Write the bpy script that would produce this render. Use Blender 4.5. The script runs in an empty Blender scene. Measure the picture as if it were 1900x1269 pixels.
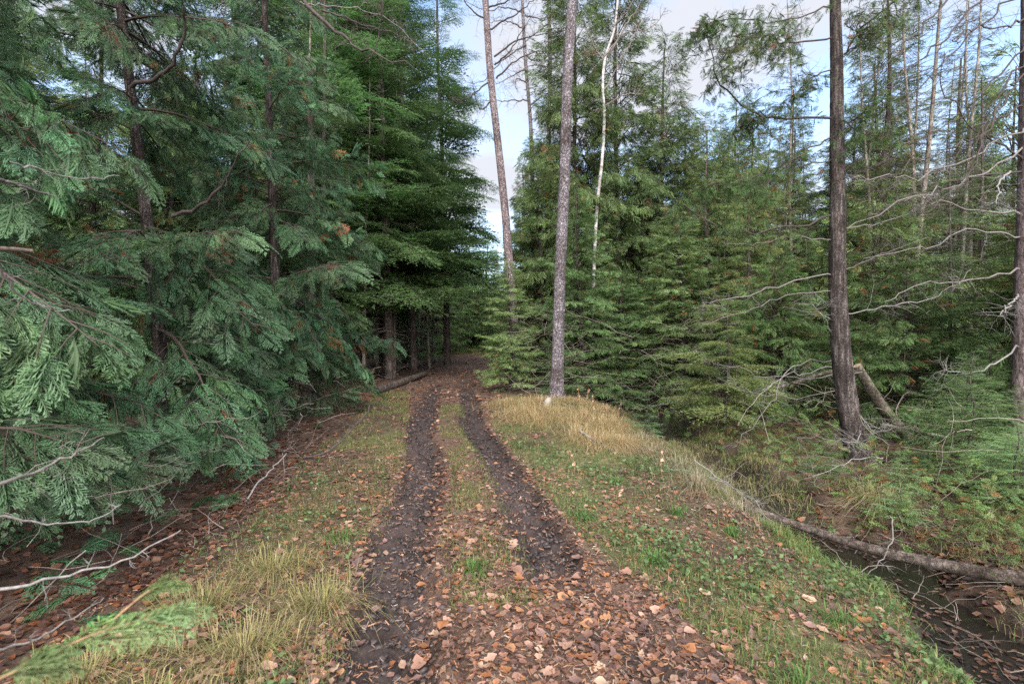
import bpy, math, random
import numpy as np
from mathutils import Vector

scene = bpy.context.scene
COL = scene.collection
R = math.radians

# ------------------------------------------------------------------ camera
cam_d = bpy.data.cameras.new("camera"); cam = bpy.data.objects.new("camera", cam_d); COL.objects.link(cam)
CZ = 1.6
cam_d.lens = 18; cam_d.sensor_width = 36; cam_d.clip_start = 0.02; cam_d.clip_end = 600
cam.location = (0, 0, CZ); cam.rotation_euler = (R(90 - 0.87), 0, 0)
cam_d.dof.use_dof = True; cam_d.dof.focus_distance = 7.0; cam_d.dof.aperture_fstop = 2.8
scene.camera = cam

# ------------------------------------------------------------------ world
SUN_EL, SUN_AZ = 38, 172         # soft overcast light from above, behind the camera
w = bpy.data.worlds.new("World"); scene.world = w; w.use_nodes = True
nt = w.node_tree; nt.nodes.clear()
out = nt.nodes.new('ShaderNodeOutputWorld'); bg = nt.nodes.new('ShaderNodeBackground')
sky = nt.nodes.new('ShaderNodeTexSky'); sky.sky_type = 'NISHITA'; sky.sun_disc = False
sky.sun_elevation = R(SUN_EL); sky.sun_rotation = R(SUN_AZ); sky.air_density = 1.0; sky.dust_density = 1.5
tc = nt.nodes.new('ShaderNodeTexCoord'); mp = nt.nodes.new('ShaderNodeMapping'); mp.inputs['Scale'].default_value = (1.6, 1.6, 3.6)
mp.inputs['Location'].default_value = (0.35, 0.1, 0.2)
nz = nt.nodes.new('ShaderNodeTexNoise'); nz.inputs['Scale'].default_value = 1.5; nz.inputs['Detail'].default_value = 7; nz.inputs['Roughness'].default_value = .55
ramp = nt.nodes.new('ShaderNodeValToRGB'); ramp.color_ramp.elements[0].position = .41; ramp.color_ramp.elements[1].position = .56
mix = nt.nodes.new('ShaderNodeMix'); mix.data_type = 'RGBA'
nt.links.new(tc.outputs['Generated'], mp.inputs[0]); nt.links.new(mp.outputs[0], nz.inputs['Vector'])
nt.links.new(nz.outputs['Fac'], ramp.inputs[0]); nt.links.new(ramp.outputs[0], mix.inputs[0])
nt.links.new(sky.outputs[0], mix.inputs[6]); mix.inputs[7].default_value = (1.68, 1.74, 1.92, 1)
nt.links.new(mix.outputs[2], bg.inputs[0]); bg.inputs[1].default_value = 0.08
nt.links.new(bg.outputs[0], out.inputs[0])
sd = bpy.data.lights.new("sun", 'SUN'); sd.energy = 1.5; sd.angle = R(70); sd.color = (1.0, .97, .93)
so = bpy.data.objects.new("sun", sd); COL.objects.link(so)
so.rotation_euler = (R(90 - SUN_EL), 0, R(180 - SUN_AZ + 0))
scene.view_settings.view_transform = 'Standard'; scene.view_settings.look = 'None'
scene.view_settings.exposure = 2.65; scene.view_settings.gamma = 1
scene.view_settings.use_curve_mapping = False
cy = scene.cycles
cy.max_bounces = 6; cy.diffuse_bounces = 4; cy.glossy_bounces = 2; cy.transmission_bounces = 3; cy.transparent_max_bounces = 4
cy.use_denoising = False

# ------------------------------------------------------------------ maths
rng = np.random.default_rng(7)
def nrm(a): return a / np.maximum(np.linalg.norm(a, axis=-1, keepdims=True), 1e-9)
def _h(ix, iy, s):
    n = (ix.astype(np.int64) * 374761393 + iy.astype(np.int64) * 668265263 + s * 1442695041) & 0x7fffffff
    n = ((n ^ (n >> 13)) * 1274126177) & 0x7fffffff
    return ((n ^ (n >> 16)) & 0xffff) / 65535.0
def vn(x, y, s=0):
    x = np.asarray(x, float); y = np.asarray(y, float)
    ix = np.floor(x); iy = np.floor(y); fx = x - ix; fy = y - iy
    fx = fx * fx * (3 - 2 * fx); fy = fy * fy * (3 - 2 * fy)
    a = _h(ix, iy, s); b = _h(ix + 1, iy, s); c = _h(ix, iy + 1, s); d = _h(ix + 1, iy + 1, s)
    return (a * (1 - fx) + b * fx) * (1 - fy) + (c * (1 - fx) + d * fx) * fy - .5
def fbm(x, y, s=0, o=4):
    r = 0; a = 1.
    for i in range(o):
        r = r + a * vn(x * 2 ** i + 17 * i, y * 2 ** i, s + i); a *= .5
    return r
def sst(a, b, x):
    t = np.clip((x - a) / (b - a), 0, 1); return t * t * (3 - 2 * t)
def band(x, lo, hi, f): return sst(lo - f, lo + f, x) * (1 - sst(hi - f, hi + f, x))

YL = [0, 2.34, 2.87, 4, 5.43, 8.4, 10.9, 15.2, 20, 30, 45, 90]
XL = [-.4, -.52, -.6, -.78, -.92, -1.42, -1.8, -2.2, -2.5, -2.9, -3.3, -4]
XR = [.5, .42, .35, .25, -.03, -.6, -.9, -1.35, -1.6, -2.0, -2.5, -3.2]
def rutL(y): return np.interp(y, YL, XL) + .03 * np.sin(y * 1.3)
def rutR(y): return np.interp(y, YL, XR) + .03 * np.sin(y * 1.1 + 1)
def edgeL(y): return np.interp(y, [0, 2.3, 5.4, 8.4, 13, 17, 25, 38, 60], [-.8, -.9, -1.3, -1.8, -2.7, -3.4, -3.6, -4.2, -4.5])
def edgeR(y): return np.interp(y, [0, 2.3, 3.2, 4, 5.4, 8.4, 11, 17, 25, 38, 60], [1.5, 1.15, .85, .55, .25, -.3, -.5, -.2, -.5, -1.3, -1.6])
def ditch_w(y): return .14 + .95 * np.exp(-((y - 13.2) / 3.0) ** 2) + .07 * np.sin(y * 3.1) * np.cos(y * 1.3 + 1)
def ditch_x(y): return 2.93 + .07 * np.sin(y * 1.9) + .05 * np.sin(y * 4.3) + .35 * np.exp(-((y - 13.2) / 3.0) ** 2)
def ditch_d(y): return .25 + .25 * (1 - sst(5.0, 5.9, y)) + .25 * sst(8.6, 10.2, y)
WATER = -.43
def height(x, y, fine=True):
    x = np.asarray(x, float); y = np.asarray(y, float)
    z = .05 * fbm(x * .35, y * .35, 3, 3)
    offp = np.clip(np.maximum(edgeL(y) - x, x - edgeR(y)), 0, 6)
    z = z * (.3 + np.clip(offp, 0, 2) * .8)
    # ditch on the right
    dx = np.abs(x - ditch_x(y)); wd = ditch_w(y)
    wob = .22 * fbm(x * 2.3, y * 2.3, 61, 3)
    z = z - ditch_d(y) * (1 - sst(wd * .7, wd + np.where(x > ditch_x(y), .3 + .35 * (1 - sst(5, 7, y)), .6), dx + wob)) * (1 - sst(17, 19, y)) - .06 * sst(.6, 2.2, x) * (1 - sst(2.6, 3.2, x))
    z = z - .10 * sst(3.0, 3.6, x) * (1 - sst(12, 20, y))
    z = z - .13 * sst(2.9, 3.5, x) * (1 - sst(3.9, 5.6, x)) * (1 - sst(4.6, 6.0, y))
    # left floor falls a little under the cedars
    z = z - .07 * sst(.7, 2.2, edgeL(y) - x)
    z = z + .35 * sst(26, 60, y) + 2.2 * sst(60, 100, y)
    # mound of dry grass at the larch foot
    z = z + .13 * np.exp(-(((x - .85) / .8) ** 2 + ((y - 10.8) / 1.8) ** 2))
    # ruts
    near = 1 - sst(12, 17, y)
    for c, wr, dp, sd_ in ((rutL(y) - .05, .22, .075, 5), (rutR(y), .2, .07, 9)):
        m = 1 - sst(wr * .75, wr * 1.35, np.abs(x - c + .03 * vn(y * 2, x * 0, sd_)))
        fade = near * (1. if sd_ == 5 else sst(3.0, 3.7, y))
        z = z - dp * m * fade
        if fine:
            s = x - c
            lug = np.tanh(3 * np.sin(2 * np.pi * (y * 7 + np.abs(s) * 5 + 1.0 * vn(x * 3, y * 3, 2)))) * .038
            z = z + m * fade * (lug * (vn(x * 2.2, y * 1.3, 77) > -.22) + .06 * fbm(x * 9, y * 7, sd_, 3))
            z = z + fade * .028 * np.exp(-((np.abs(s) - wr * 1.25) / .05) ** 2) * (1 + 1.5 * vn(x * 8, y * 6, 4))
    # sharp narrow crack along the inner edge of the left rut
    z = z - .05 * np.exp(-((x - rutL(y) - .30) / .025) ** 2) * (1 - sst(6, 7.5, y)) * (vn(x * 0, y * 1.5, 8) > -.2)
    if fine:
        z = z + .022 * fbm(x * 4, y * 4, 21, 4)
        z = z + sst(.3, 1.5, offp) * .05 * fbm(x * 1.7, y * 1.7, 31, 4)
    return z
# point from a photo pixel (1900 px wide frame) and a distance
HV = 620.
def P3(u, v, Y): return np.array([(u - 950) / 950 * Y, Y, CZ + (HV - v) / 950 * Y])

# ------------------------------------------------------------------ mesh building
def make_mesh(name, V, quads=None, tris=None, C=None, mat=None, smooth=False):
    me = bpy.data.meshes.new(name)
    V = np.asarray(V, np.float32); me.vertices.add(len(V)); me.vertices.foreach_set('co', V.ravel())
    q = np.asarray(quads if quads is not None else np.zeros((0, 4)), np.int32).reshape(-1, 4)
    t = np.asarray(tris if tris is not None else np.zeros((0, 3)), np.int32).reshape(-1, 3)
    idx = np.concatenate([q.ravel(), t.ravel()]); me.loops.add(len(idx)); me.loops.foreach_set('vertex_index', idx)
    n = len(q) + len(t); me.polygons.add(n)
    st = np.concatenate([np.arange(len(q)) * 4, len(q) * 4 + np.arange(len(t)) * 3]).astype(np.int32)
    me.polygons.foreach_set('loop_start', st)
    if smooth: me.polygons.foreach_set('use_smooth', np.ones(n, bool))
    if C is not None:
        a = me.color_attributes.new('tint', 'FLOAT_COLOR', 'POINT')
        CC = np.ones((len(V), 4), np.float32); CC[:, :3] = C; a.data.foreach_set('color', CC.ravel())
    if mat is not None: me.materials.append(mat)
    me.update(calc_edges=True)
    return me
class G:
    def __init__(s): s.V = []; s.Q = []; s.T = []; s.C = []; s.n = 0
    def add(s, V, F, C):
        V = np.asarray(V, float).reshape(-1, 3); F = np.asarray(F, int)
        if len(V) == 0: return s
        (s.Q if F.shape[1] == 4 else s.T).append(F + s.n)
        s.V.append(V); s.C.append(np.broadcast_to(np.asarray(C, float), V.shape).copy()); s.n += len(V); return s
    def inst(s, tpl, M, T, tint=None):
        V, F, C = tpl; N = len(T)
        if N == 0: return s
        VV = np.einsum('nij,kj->nki', M, V) + T[:, None, :]
        FF = F[None] + (np.arange(N) * len(V))[:, None, None]
        CC = np.broadcast_to(C[None], (N, len(V), 3)).copy()
        if tint is not None: CC = CC * tint[:, None, :]
        return s.add(VV.reshape(-1, 3), FF.reshape(-1, F.shape[1]), CC.reshape(-1, 3))
    def arrays(s):
        return (np.concatenate(s.V), np.concatenate(s.Q) if s.Q else None, np.concatenate(s.T) if s.T else None, np.concatenate(s.C))
    def tpl(s): V, Q, T, C = s.arrays(); return (V, Q if Q is not None else T, C)
    def mesh(s, name, mat, smooth=False):
        V, Q, T, C = s.arrays(); return make_mesh(name, V, Q, T, C, mat, smooth)
def link(name, me, parent=None, loc=None, rotz=None):
    o = bpy.data.objects.new(name, me); COL.objects.link(o)
    if parent is not None: o.parent = parent
    if loc is not None: o.location = loc
    if rotz is not None: o.rotation_euler = (0, 0, rotz)
    return o
def tag(o, label=None, cat=None, group=None, kind=None):
    for k, v in (('label', label), ('category', cat), ('group', group), ('kind', kind)):
        if v: o[k] = v
    return o
def thing(name, label, cat, loc=(0, 0, 0), rotz=0, group=None):
    o = bpy.data.objects.new(name, None); COL.objects.link(o); o.location = loc; o.rotation_euler = (0, 0, rotz)
    o.empty_display_size = .1
    return tag(o, label, cat, group)

def frames(d, n, s):
    d = nrm(d); X = nrm(np.cross(d, n)); Z = np.cross(X, d)
    s = np.asarray(s, float).reshape(-1, 1)
    if s.shape[0] == 1: s = np.repeat(s, len(d), 0)
    return np.stack([X * s, d * s, Z * s], axis=2)
def strands(g, P, Rr, C, sides=3, close=False):
    """many tubes at once: P (N,K,3), R (N,K)"""
    P = np.asarray(P, float); N, K, _ = P.shape
    if N == 0: return
    Tn = nrm(np.gradient(P, axis=1))
    ref = np.where(np.abs(Tn[..., 2:3]) > .9, np.array([1., .1, 0]), np.array([0, .05, 1.]))
    A = nrm(np.cross(Tn, ref)); B = np.cross(Tn, A)
    th = np.arange(sides) / sides * 2 * np.pi
    V = P[:, :, None, :] + Rr[:, :, None, None] * (np.cos(th)[None, None, :, None] * A[:, :, None, :] + np.sin(th)[None, None, :, None] * B[:, :, None, :])
    k, j = np.meshgrid(np.arange(K - 1), np.arange(sides), indexing='ij'); j2 = (j + 1) % sides
    F = np.stack([k * sides + j, k * sides + j2, (k + 1) * sides + j2, (k + 1) * sides + j], -1).reshape(-1, 4)
    FF = F[None] + (np.arange(N) * K * sides)[:, None, None]
    C = np.asarray(C, float)
    CC = np.broadcast_to(C.reshape(-1, 1, 3) if C.ndim == 2 else C.reshape(1, 1, 3), (N, K * sides, 3))
    g.add(V.reshape(-1, 3), FF.reshape(-1, 4), CC.reshape(-1, 3))
def smooth_line(pts, n, r=None):
    pts = np.asarray(pts, float); m = len(pts)
    if m == 2: pts = np.array([pts[0], (pts[0] + pts[1]) / 2, pts[1]]); m = 3
    t = np.linspace(0, m - 1, n); i = np.clip(t.astype(int), 0, m - 2); f = (t - i)[:, None]
    p0 = pts[np.clip(i - 1, 0, m - 1)]; p1 = pts[i]; p2 = pts[i + 1]; p3 = pts[np.clip(i + 2, 0, m - 1)]
    return .5 * ((2 * p1) + (-p0 + p2) * f + (2 * p0 - 5 * p1 + 4 * p2 - p3) * f ** 2 + (-p0 + 3 * p1 - 3 * p2 + p3) * f ** 3)
def twigs_on(rg, line, n, L, t0=.15, t1=1., r=.004, up=0., out=.7, K=5, side=None, kink=.22):
    """side twigs leaving a curve; returns (P,R)"""
    t = rg.uniform(t0, t1, n); i = np.clip((t * (len(line) - 1)).astype(int), 0, len(line) - 2); f = (t * (len(line) - 1) - i)[:, None]
    p = line[i] * (1 - f) + line[i + 1] * f; tan = nrm(line[i + 1] - line[i])
    perp = nrm(np.cross(tan, rg.normal(size=(n, 3)) * [.5, .5, 1.2] + [0, 0, 1e-3]))
    d = nrm(tan * (1 - out) + perp * out + [0, 0, up])
    ll = L * rg.uniform(.35, 1., n) * (1.15 - .6 * t)
    P = [p]
    for k in range(K - 1):
        d = nrm(d + rg.normal(size=(n, 3)) * kink + [0, 0, up * .3]); P.append(P[-1] + d * (ll / (K - 1))[:, None])
    P = np.stack(P, 1); RR = r * np.linspace(1, .3, K)[None] * rg.uniform(.6, 1.1, n)[:, None]
    return P, RR

# ------------------------------------------------------------------ materials
def nodes(name):
    m = bpy.data.materials.new(name); m.use_nodes = True; t = m.node_tree; t.nodes.clear()
    return m, t, t.nodes.new('ShaderNodeOutputMaterial')
def N(t, ty, **k):
    n = t.nodes.new(ty)
    for a, b in k.items():
        if a[0] == 'i' and a[1:].isdigit(): n.inputs[int(a[1:])].default_value = b
        else: setattr(n, a, b)
    return n
def mulcol(t, a, b, fac=1.):
    m = N(t, 'ShaderNodeMix', data_type='RGBA', blend_type='MULTIPLY'); m.inputs[0].default_value = fac
    t.links.new(a, m.inputs[6]); t.links.new(b, m.inputs[7]); return m.outputs[2]
def noise(t, scale, detail=3, rough=.55, coord=None, mapscale=None):
    n = N(t, 'ShaderNodeTexNoise'); n.inputs['Scale'].default_value = scale; n.inputs['Detail'].default_value = detail; n.inputs['Roughness'].default_value = rough
    if coord is None: coord = N(t, 'ShaderNodeTexCoord').outputs['Object']
    if mapscale:
        mm = N(t, 'ShaderNodeMapping'); mm.inputs['Scale'].default_value = mapscale; t.links.new(coord, mm.inputs[0]); coord = mm.outputs[0]
    t.links.new(coord, n.inputs['Vector']); return n
def ramp_(t, src, stops):
    r = N(t, 'ShaderNodeValToRGB'); e = r.color_ramp.elements
    while len(e) < len(stops): e.new(.5)
    for i, (p, c) in enumerate(stops): e[i].position = p; e[i].color = (*c, 1) if len(c) == 3 else c
    t.links.new(src, r.inputs[0]); return r.outputs[0]
def foliage(name, transl=.32, rough=.55, spec=.22, vary=.35):
    m, t, o = nodes(name)
    at = N(t, 'ShaderNodeAttribute', attribute_name='tint')
    oi = N(t, 'ShaderNodeObjectInfo')
    mr = N(t, 'ShaderNodeMapRange'); mr.inputs['To Min'].default_value = 1 - vary; mr.inputs['To Max'].default_value = 1 + vary
    t.links.new(oi.outputs['Random'], mr.inputs[0])
    hs = N(t, 'ShaderNodeHueSaturation'); t.links.new(at.outputs['Color'], hs.inputs['Color']); t.links.new(mr.outputs[0], hs.inputs['Value'])
    hm = N(t, 'ShaderNodeMath', operation='FRACT'); mm = N(t, 'ShaderNodeMath', operation='MULTIPLY'); mm.inputs[1].default_value = 7.31
    t.links.new(oi.outputs['Random'], mm.inputs[0]); t.links.new(mm.outputs[0], hm.inputs[0])
    mh = N(t, 'ShaderNodeMapRange'); mh.inputs['To Min'].default_value = .478; mh.inputs['To Max'].default_value = .515
    t.links.new(hm.outputs[0], mh.inputs[0]); t.links.new(mh.outputs[0], hs.inputs['Hue'])
    p = N(t, 'ShaderNodeBsdfPrincipled'); p.inputs['Roughness'].default_value = rough; p.inputs['Specular IOR Level'].default_value = spec
    tr = N(t, 'ShaderNodeBsdfTranslucent'); mx = N(t, 'ShaderNodeMixShader'); mx.inputs[0].default_value = transl
    t.links.new(hs.outputs[0], p.inputs['Base Color']); t.links.new(hs.outputs[0], tr.inputs[0])
    t.links.new(p.outputs[0], mx.inputs[1]); t.links.new(tr.outputs[0], mx.inputs[2]); t.links.new(mx.outputs[0], o.inputs[0])
    return m
def bark(name, c0, c1, c2, lich=(.55, .56, .52), lamt=.62, vs=.18, sc=14., bump=.6):
    m, t, o = nodes(name)
    n1 = noise(t, sc, 6, .65, mapscale=(1, 1, vs)); n2 = noise(t, sc * 1.9, 4, .7, mapscale=(1, 1, .8)); n3 = noise(t, 2.2, 3, .5)
    col = ramp_(t, n1.outputs['Fac'], [(.3, c0), (.52, c1), (.72, c2)])
    lf = ramp_(t, n2.outputs['Fac'], [(lamt, (0, 0, 0)), (lamt + .07, (1, 1, 1))])
    mx = N(t, 'ShaderNodeMix', data_type='RGBA'); t.links.new(lf, mx.inputs[0]); t.links.new(col, mx.inputs[6]); mx.inputs[7].default_value = (*lich, 1)
    br = ramp_(t, n3.outputs['Fac'], [(.32, (.6, .55, .52)), (.5, (1.0, 1., 1.)), (.68, (1.25, 1.28, 1.3))])
    p = N(t, 'ShaderNodeBsdfPrincipled'); p.inputs['Roughness'].default_value = .85; p.inputs['Specular IOR Level'].default_value = .2
    at = N(t, 'ShaderNodeAttribute', attribute_name='tint')
    t.links.new(mulcol(t, mulcol(t, mx.outputs[2], br), at.outputs['Color']), p.inputs['Base Color'])
    vo = N(t, 'ShaderNodeTexVoronoi', feature='DISTANCE_TO_EDGE'); vo.inputs['Scale'].default_value = sc * 1.1; vo.inputs['Randomness'].default_value = 1
    mm = N(t, 'ShaderNodeMapping'); mm.inputs['Scale'].default_value = (1, 1, vs * 1.3); ad = N(t, 'ShaderNodeVectorMath', operation='MULTIPLY_ADD'); ad.inputs[1].default_value = (.12, .12, .12)
    t.links.new(n2.outputs['Color'], ad.inputs[0]); t.links.new(N(t, 'ShaderNodeTexCoord').outputs['Object'], ad.inputs[2]); t.links.new(ad.outputs[0], mm.inputs[0]); t.links.new(mm.outputs[0], vo.inputs['Vector'])
    crk = ramp_(t, vo.outputs['Distance'], [(.0, (.3, .27, .26)), (.14, (1, 1, 1))])
    pc = mulcol(t, p.inputs['Base Color'].links[0].from_socket, crk, .0 if 'birch' in name else .85); t.links.new(pc, p.inputs['Base Color'])
    hh = N(t, 'ShaderNodeMath', operation='MULTIPLY_ADD'); hh.inputs[1].default_value = .6; t.links.new(crk, hh.inputs[0]); t.links.new(n1.outputs['Fac'], hh.inputs[2])
    b = N(t, 'ShaderNodeBump'); b.inputs['Strength'].default_value = bump; b.inputs['Distance'].default_value = .03
    t.links.new(hh.outputs[0], b.inputs['Height']); t.links.new(b.outputs[0], p.inputs['Normal']); t.links.new(p.outputs[0], o.inputs[0])
    return m
def tintmat(name, rough=.8, spec=.25, nsc=40., lo=.6, hi=1.35, transl=0.):
    m, t, o = nodes(name)
    at = N(t, 'ShaderNodeAttribute', attribute_name='tint'); n = noise(t, nsc, 4, .6)
    c = mulcol(t, at.outputs['Color'], ramp_(t, n.outputs['Fac'], [(.3, (lo,) * 3), (.7, (hi,) * 3)]))
    p = N(t, 'ShaderNodeBsdfPrincipled'); p.inputs['Roughness'].default_value = rough; p.inputs['Specular IOR Level'].default_value = spec
    t.links.new(c, p.inputs['Base Color'])
    if transl:
        tr = N(t, 'ShaderNodeBsdfTranslucent'); mx = N(t, 'ShaderNodeMixShader'); mx.inputs[0].default_value = transl
        t.links.new(c, tr.inputs[0]); t.links.new(p.outputs[0], mx.inputs[1]); t.links.new(tr.outputs[0], mx.inputs[2]); t.links.new(mx.outputs[0], o.inputs[0])
    else: t.links.new(p.outputs[0], o.inputs[0])
    return m
M_FOL = foliage('conifer_foliage'); M_FOLN = foliage('near_cedar_foliage', transl=.3, vary=.25, rough=.5, spec=.25)
M_GRASS = tintmat('grass_blade', .6, .3, 9., .8, 1.2, transl=.35)
M_LEAF = tintmat('dead_leaf', .5, .45, 60., .72, 1.25, transl=.12)
M_TWIG = tintmat('twig_wood', .85, .15, 50.)
M_BARK_LARCH = bark('larch_bark', (.055, .042, .042), (.19, .16, .17), (.33, .30, .33), lich=(.5, .5, .52), lamt=.57, vs=.4, sc=22, bump=1.)
M_BARK_CEDAR = bark('cedar_bark', (.028, .022, .02), (.085, .068, .062), (.20, .165, .15), lich=(.36, .34, .3), lamt=.68, vs=.09, sc=24, bump=.9)
M_BARK_DARK = bark('spruce_bark', (.035, .027, .025), (.10, .08, .073), (.17, .14, .13), lamt=.66)
M_BARK_BIRCH = bark('birch_bark', (.08, .06, .055), (.40, .38, .37), (.52, .50, .49), lich=(.1, .08, .07), lamt=.66, vs=2.2, sc=6, bump=.2)
M_BARK_GREY = bark('weathered_wood', (.09, .075, .06), (.22, .19, .16), (.36, .33, .29), lich=(.16, .2, .08), lamt=.6, vs=.3)
M_SNAG = bark('mossy_wood', (.03, .025, .02), (.11, .09, .075), (.22, .19, .16), lich=(.10, .13, .04), lamt=.55, vs=.3)
M_LOG = bark('wet_log_bark', (.035, .027, .022), (.11, .085, .07), (.24, .2, .18), lich=(.10, .13, .05), lamt=.60, vs=1)

# ------------------------------------------------------------------ ground sheet
def axis_pts(lo, fa, fb, hi, step, g):
    mid = list(np.arange(fa, fb, step)); a = []; s = step; p = fa
    while p > lo: s *= g; p -= s; a.append(p)
    b = []; s = step; p = mid[-1]
    while p < hi: s *= g; p += s; b.append(p)
    return np.array(a[::-1] + mid + b)
gx = axis_pts(-110, -2.2, 3.8, 110, .034, 1.07); gy = axis_pts(-14, 1.7, 6.0, 150, .035, 1.026)
gy = gy[(gy > -20)]
XX, YY = np.meshgrid(gx, gy); ZZ = height(XX, YY)
def ground_color(x, y):
    n = fbm(x * 1.3, y * 1.3, 41, 4)[..., None]; nf = fbm(x * 7, y * 7, 51, 3)[..., None]
    litter = np.array([.085, .056, .040]); mud = np.array([.046, .034, .032]); soil = np.array([.10, .075, .048]); green = np.array([.10, .10, .045])
    onp = (band(x, edgeL(y), edgeR(y), .12))[..., None]
    verge = (band(x, edgeL(y) - 1.0, np.minimum(edgeR(y) + 2.4, 2.5), .35) * (1 - sst(13, 16, y)))[..., None]
    c = litter * np.ones(x.shape + (3,))
    c = c * (1 - verge) + verge * (soil * (1 - sst(-.15, .3, n)) + green * sst(-.15, .3, n))
    c = c * (1 - onp) + onp * np.array([.115, .075, .056])
    for cx, wr, f in ((rutL(y) - .07, .2, 1 - sst(13, 18, y)), (rutR(y), .21, sst(2.9, 3.8, y) * (1 - sst(13, 18, y)))):
        m = ((1 - sst(wr * .8, wr * 1.5, np.abs(x - cx + .06 * vn(x * 6, y * 4, 13)))) * f)[..., None]
        c = c * (1 - m) + mud * m
    d = ((1 - sst(0, .55, np.abs(x - ditch_x(y)) - ditch_w(y))) * (1 - sst(16, 19, y)))[..., None]
    c = c * (1 - d) + np.array([.022, .017, .013]) * d
    far = band(y, 40, 200, 2)[..., None] * (np.abs(x + 3.2) < 7)[..., None]
    c = c * (1 - far) + far * np.array([.16, .16, .07])
    return np.clip(c * .88 * (1 + .5 * n + .5 * nf), .008, 1)
CC = ground_color(XX, YY)
ny, nx = XX.shape; ii, jj = np.meshgrid(np.arange(ny - 1), np.arange(nx - 1), indexing='ij')
QF = np.stack([ii * nx + jj, ii * nx + jj + 1, (ii + 1) * nx + jj + 1, (ii + 1) * nx + jj], -1).reshape(-1, 4)
m, t, o = nodes('forest_soil')
at = N(t, 'ShaderNodeAttribute', attribute_name='tint'); n1 = noise(t, 38, 6, .7); n2 = noise(t, 9, 5, .6)
c = mulcol(t, at.outputs['Color'], ramp_(t, n1.outputs['Fac'], [(.3, (.6, .58, .56)), (.5, (.95, .92, .9)), (.72, (1.45, 1.35, 1.3))]))
c = mulcol(t, c, ramp_(t, n2.outputs['Fac'], [(.35, (.7, .7, .7)), (.65, (1.25, 1.2, 1.15))]))
p = N(t, 'ShaderNodeBsdfPrincipled'); t.links.new(c, p.inputs['Base Color']); p.inputs['Specular IOR Level'].default_value = .3
t.links.new(ramp_(t, n2.outputs['Fac'], [(.35, (.55,) * 3), (.6, (.95,) * 3)]), p.inputs['Roughness'])
b = N(t, 'ShaderNodeBump'); b.inputs['Strength'].default_value = .8; b.inputs['Distance'].default_value = .02
t.links.new(n1.outputs['Fac'], b.inputs['Height']); t.links.new(b.outputs[0], p.inputs['Normal']); t.links.new(p.outputs[0], o.inputs[0])
M_GROUND = m
gm = make_mesh('ground', np.stack([XX, YY, ZZ], -1).reshape(-1, 3), QF, None, CC.reshape(-1, 3), M_GROUND, True)
tag(link('ground', gm), 'muddy rutted woodland ground with a leaf covered track', kind='structure')
# water in the ditch and pool
m, t, o = nodes('ditch_water'); p = N(t, 'ShaderNodeBsdfPrincipled'); p.inputs['Base Color'].default_value = (.012, .010, .008, 1); p.inputs['Roughness'].default_value = .16
p.inputs['Specular IOR Level'].default_value = .5
n1 = noise(t, 5, 3); b = N(t, 'ShaderNodeBump'); b.inputs['Strength'].default_value = .25; b.inputs['Distance'].default_value = .03
t.links.new(n1.outputs['Fac'], b.inputs['Height']); t.links.new(b.outputs[0], p.inputs['Normal']); t.links.new(p.outputs[0], o.inputs[0]); M_WATER = m
ys = np.linspace(-4, 18.5, 60); a = ditch_x(ys) - ditch_w(ys) - .45; bb = ditch_x(ys) + ditch_w(ys) + .45
V = np.concatenate([np.stack([a, ys, ys * 0 + WATER], 1), np.stack([bb, ys, ys * 0 + WATER], 1)])
Q = np.stack([np.arange(59), 60 + np.arange(59), 61 + np.arange(59), 1 + np.arange(59)], 1)
tag(link('water', make_mesh('water', V, Q, None, None, M_WATER)), 'dark still water lying in the ditch beside the track', kind='structure')

# ------------------------------------------------------------------ foliage templates
GREEN = np.array([.125, .192, .066]); BGREEN = np.array([.14, .235, .10]); OLIVE = np.array([.24, .29, .105])
BROWN = np.array([.26, .115, .05])
def finger(V, F, C, p, d, L, wd, zt, c, blunt=False):
    """one scale-leaved branchlet, tip bent by zt"""
    d = np.array([d[0], d[1], 0.]); d /= np.linalg.norm(d); sv = np.array([-d[1], d[0], 0]); p = np.array(p, float); k = len(V); e = p + d * L + [0, 0, zt]
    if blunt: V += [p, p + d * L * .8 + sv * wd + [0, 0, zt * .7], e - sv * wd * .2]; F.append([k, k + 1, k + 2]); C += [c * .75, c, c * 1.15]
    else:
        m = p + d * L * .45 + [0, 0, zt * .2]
        V += [p, m + sv * wd, e, m - sv * wd]; F += [[k, k + 1, k + 2], [k, k + 2, k + 3]]; C += [c * .8, c, c * 1.15, c]
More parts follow.
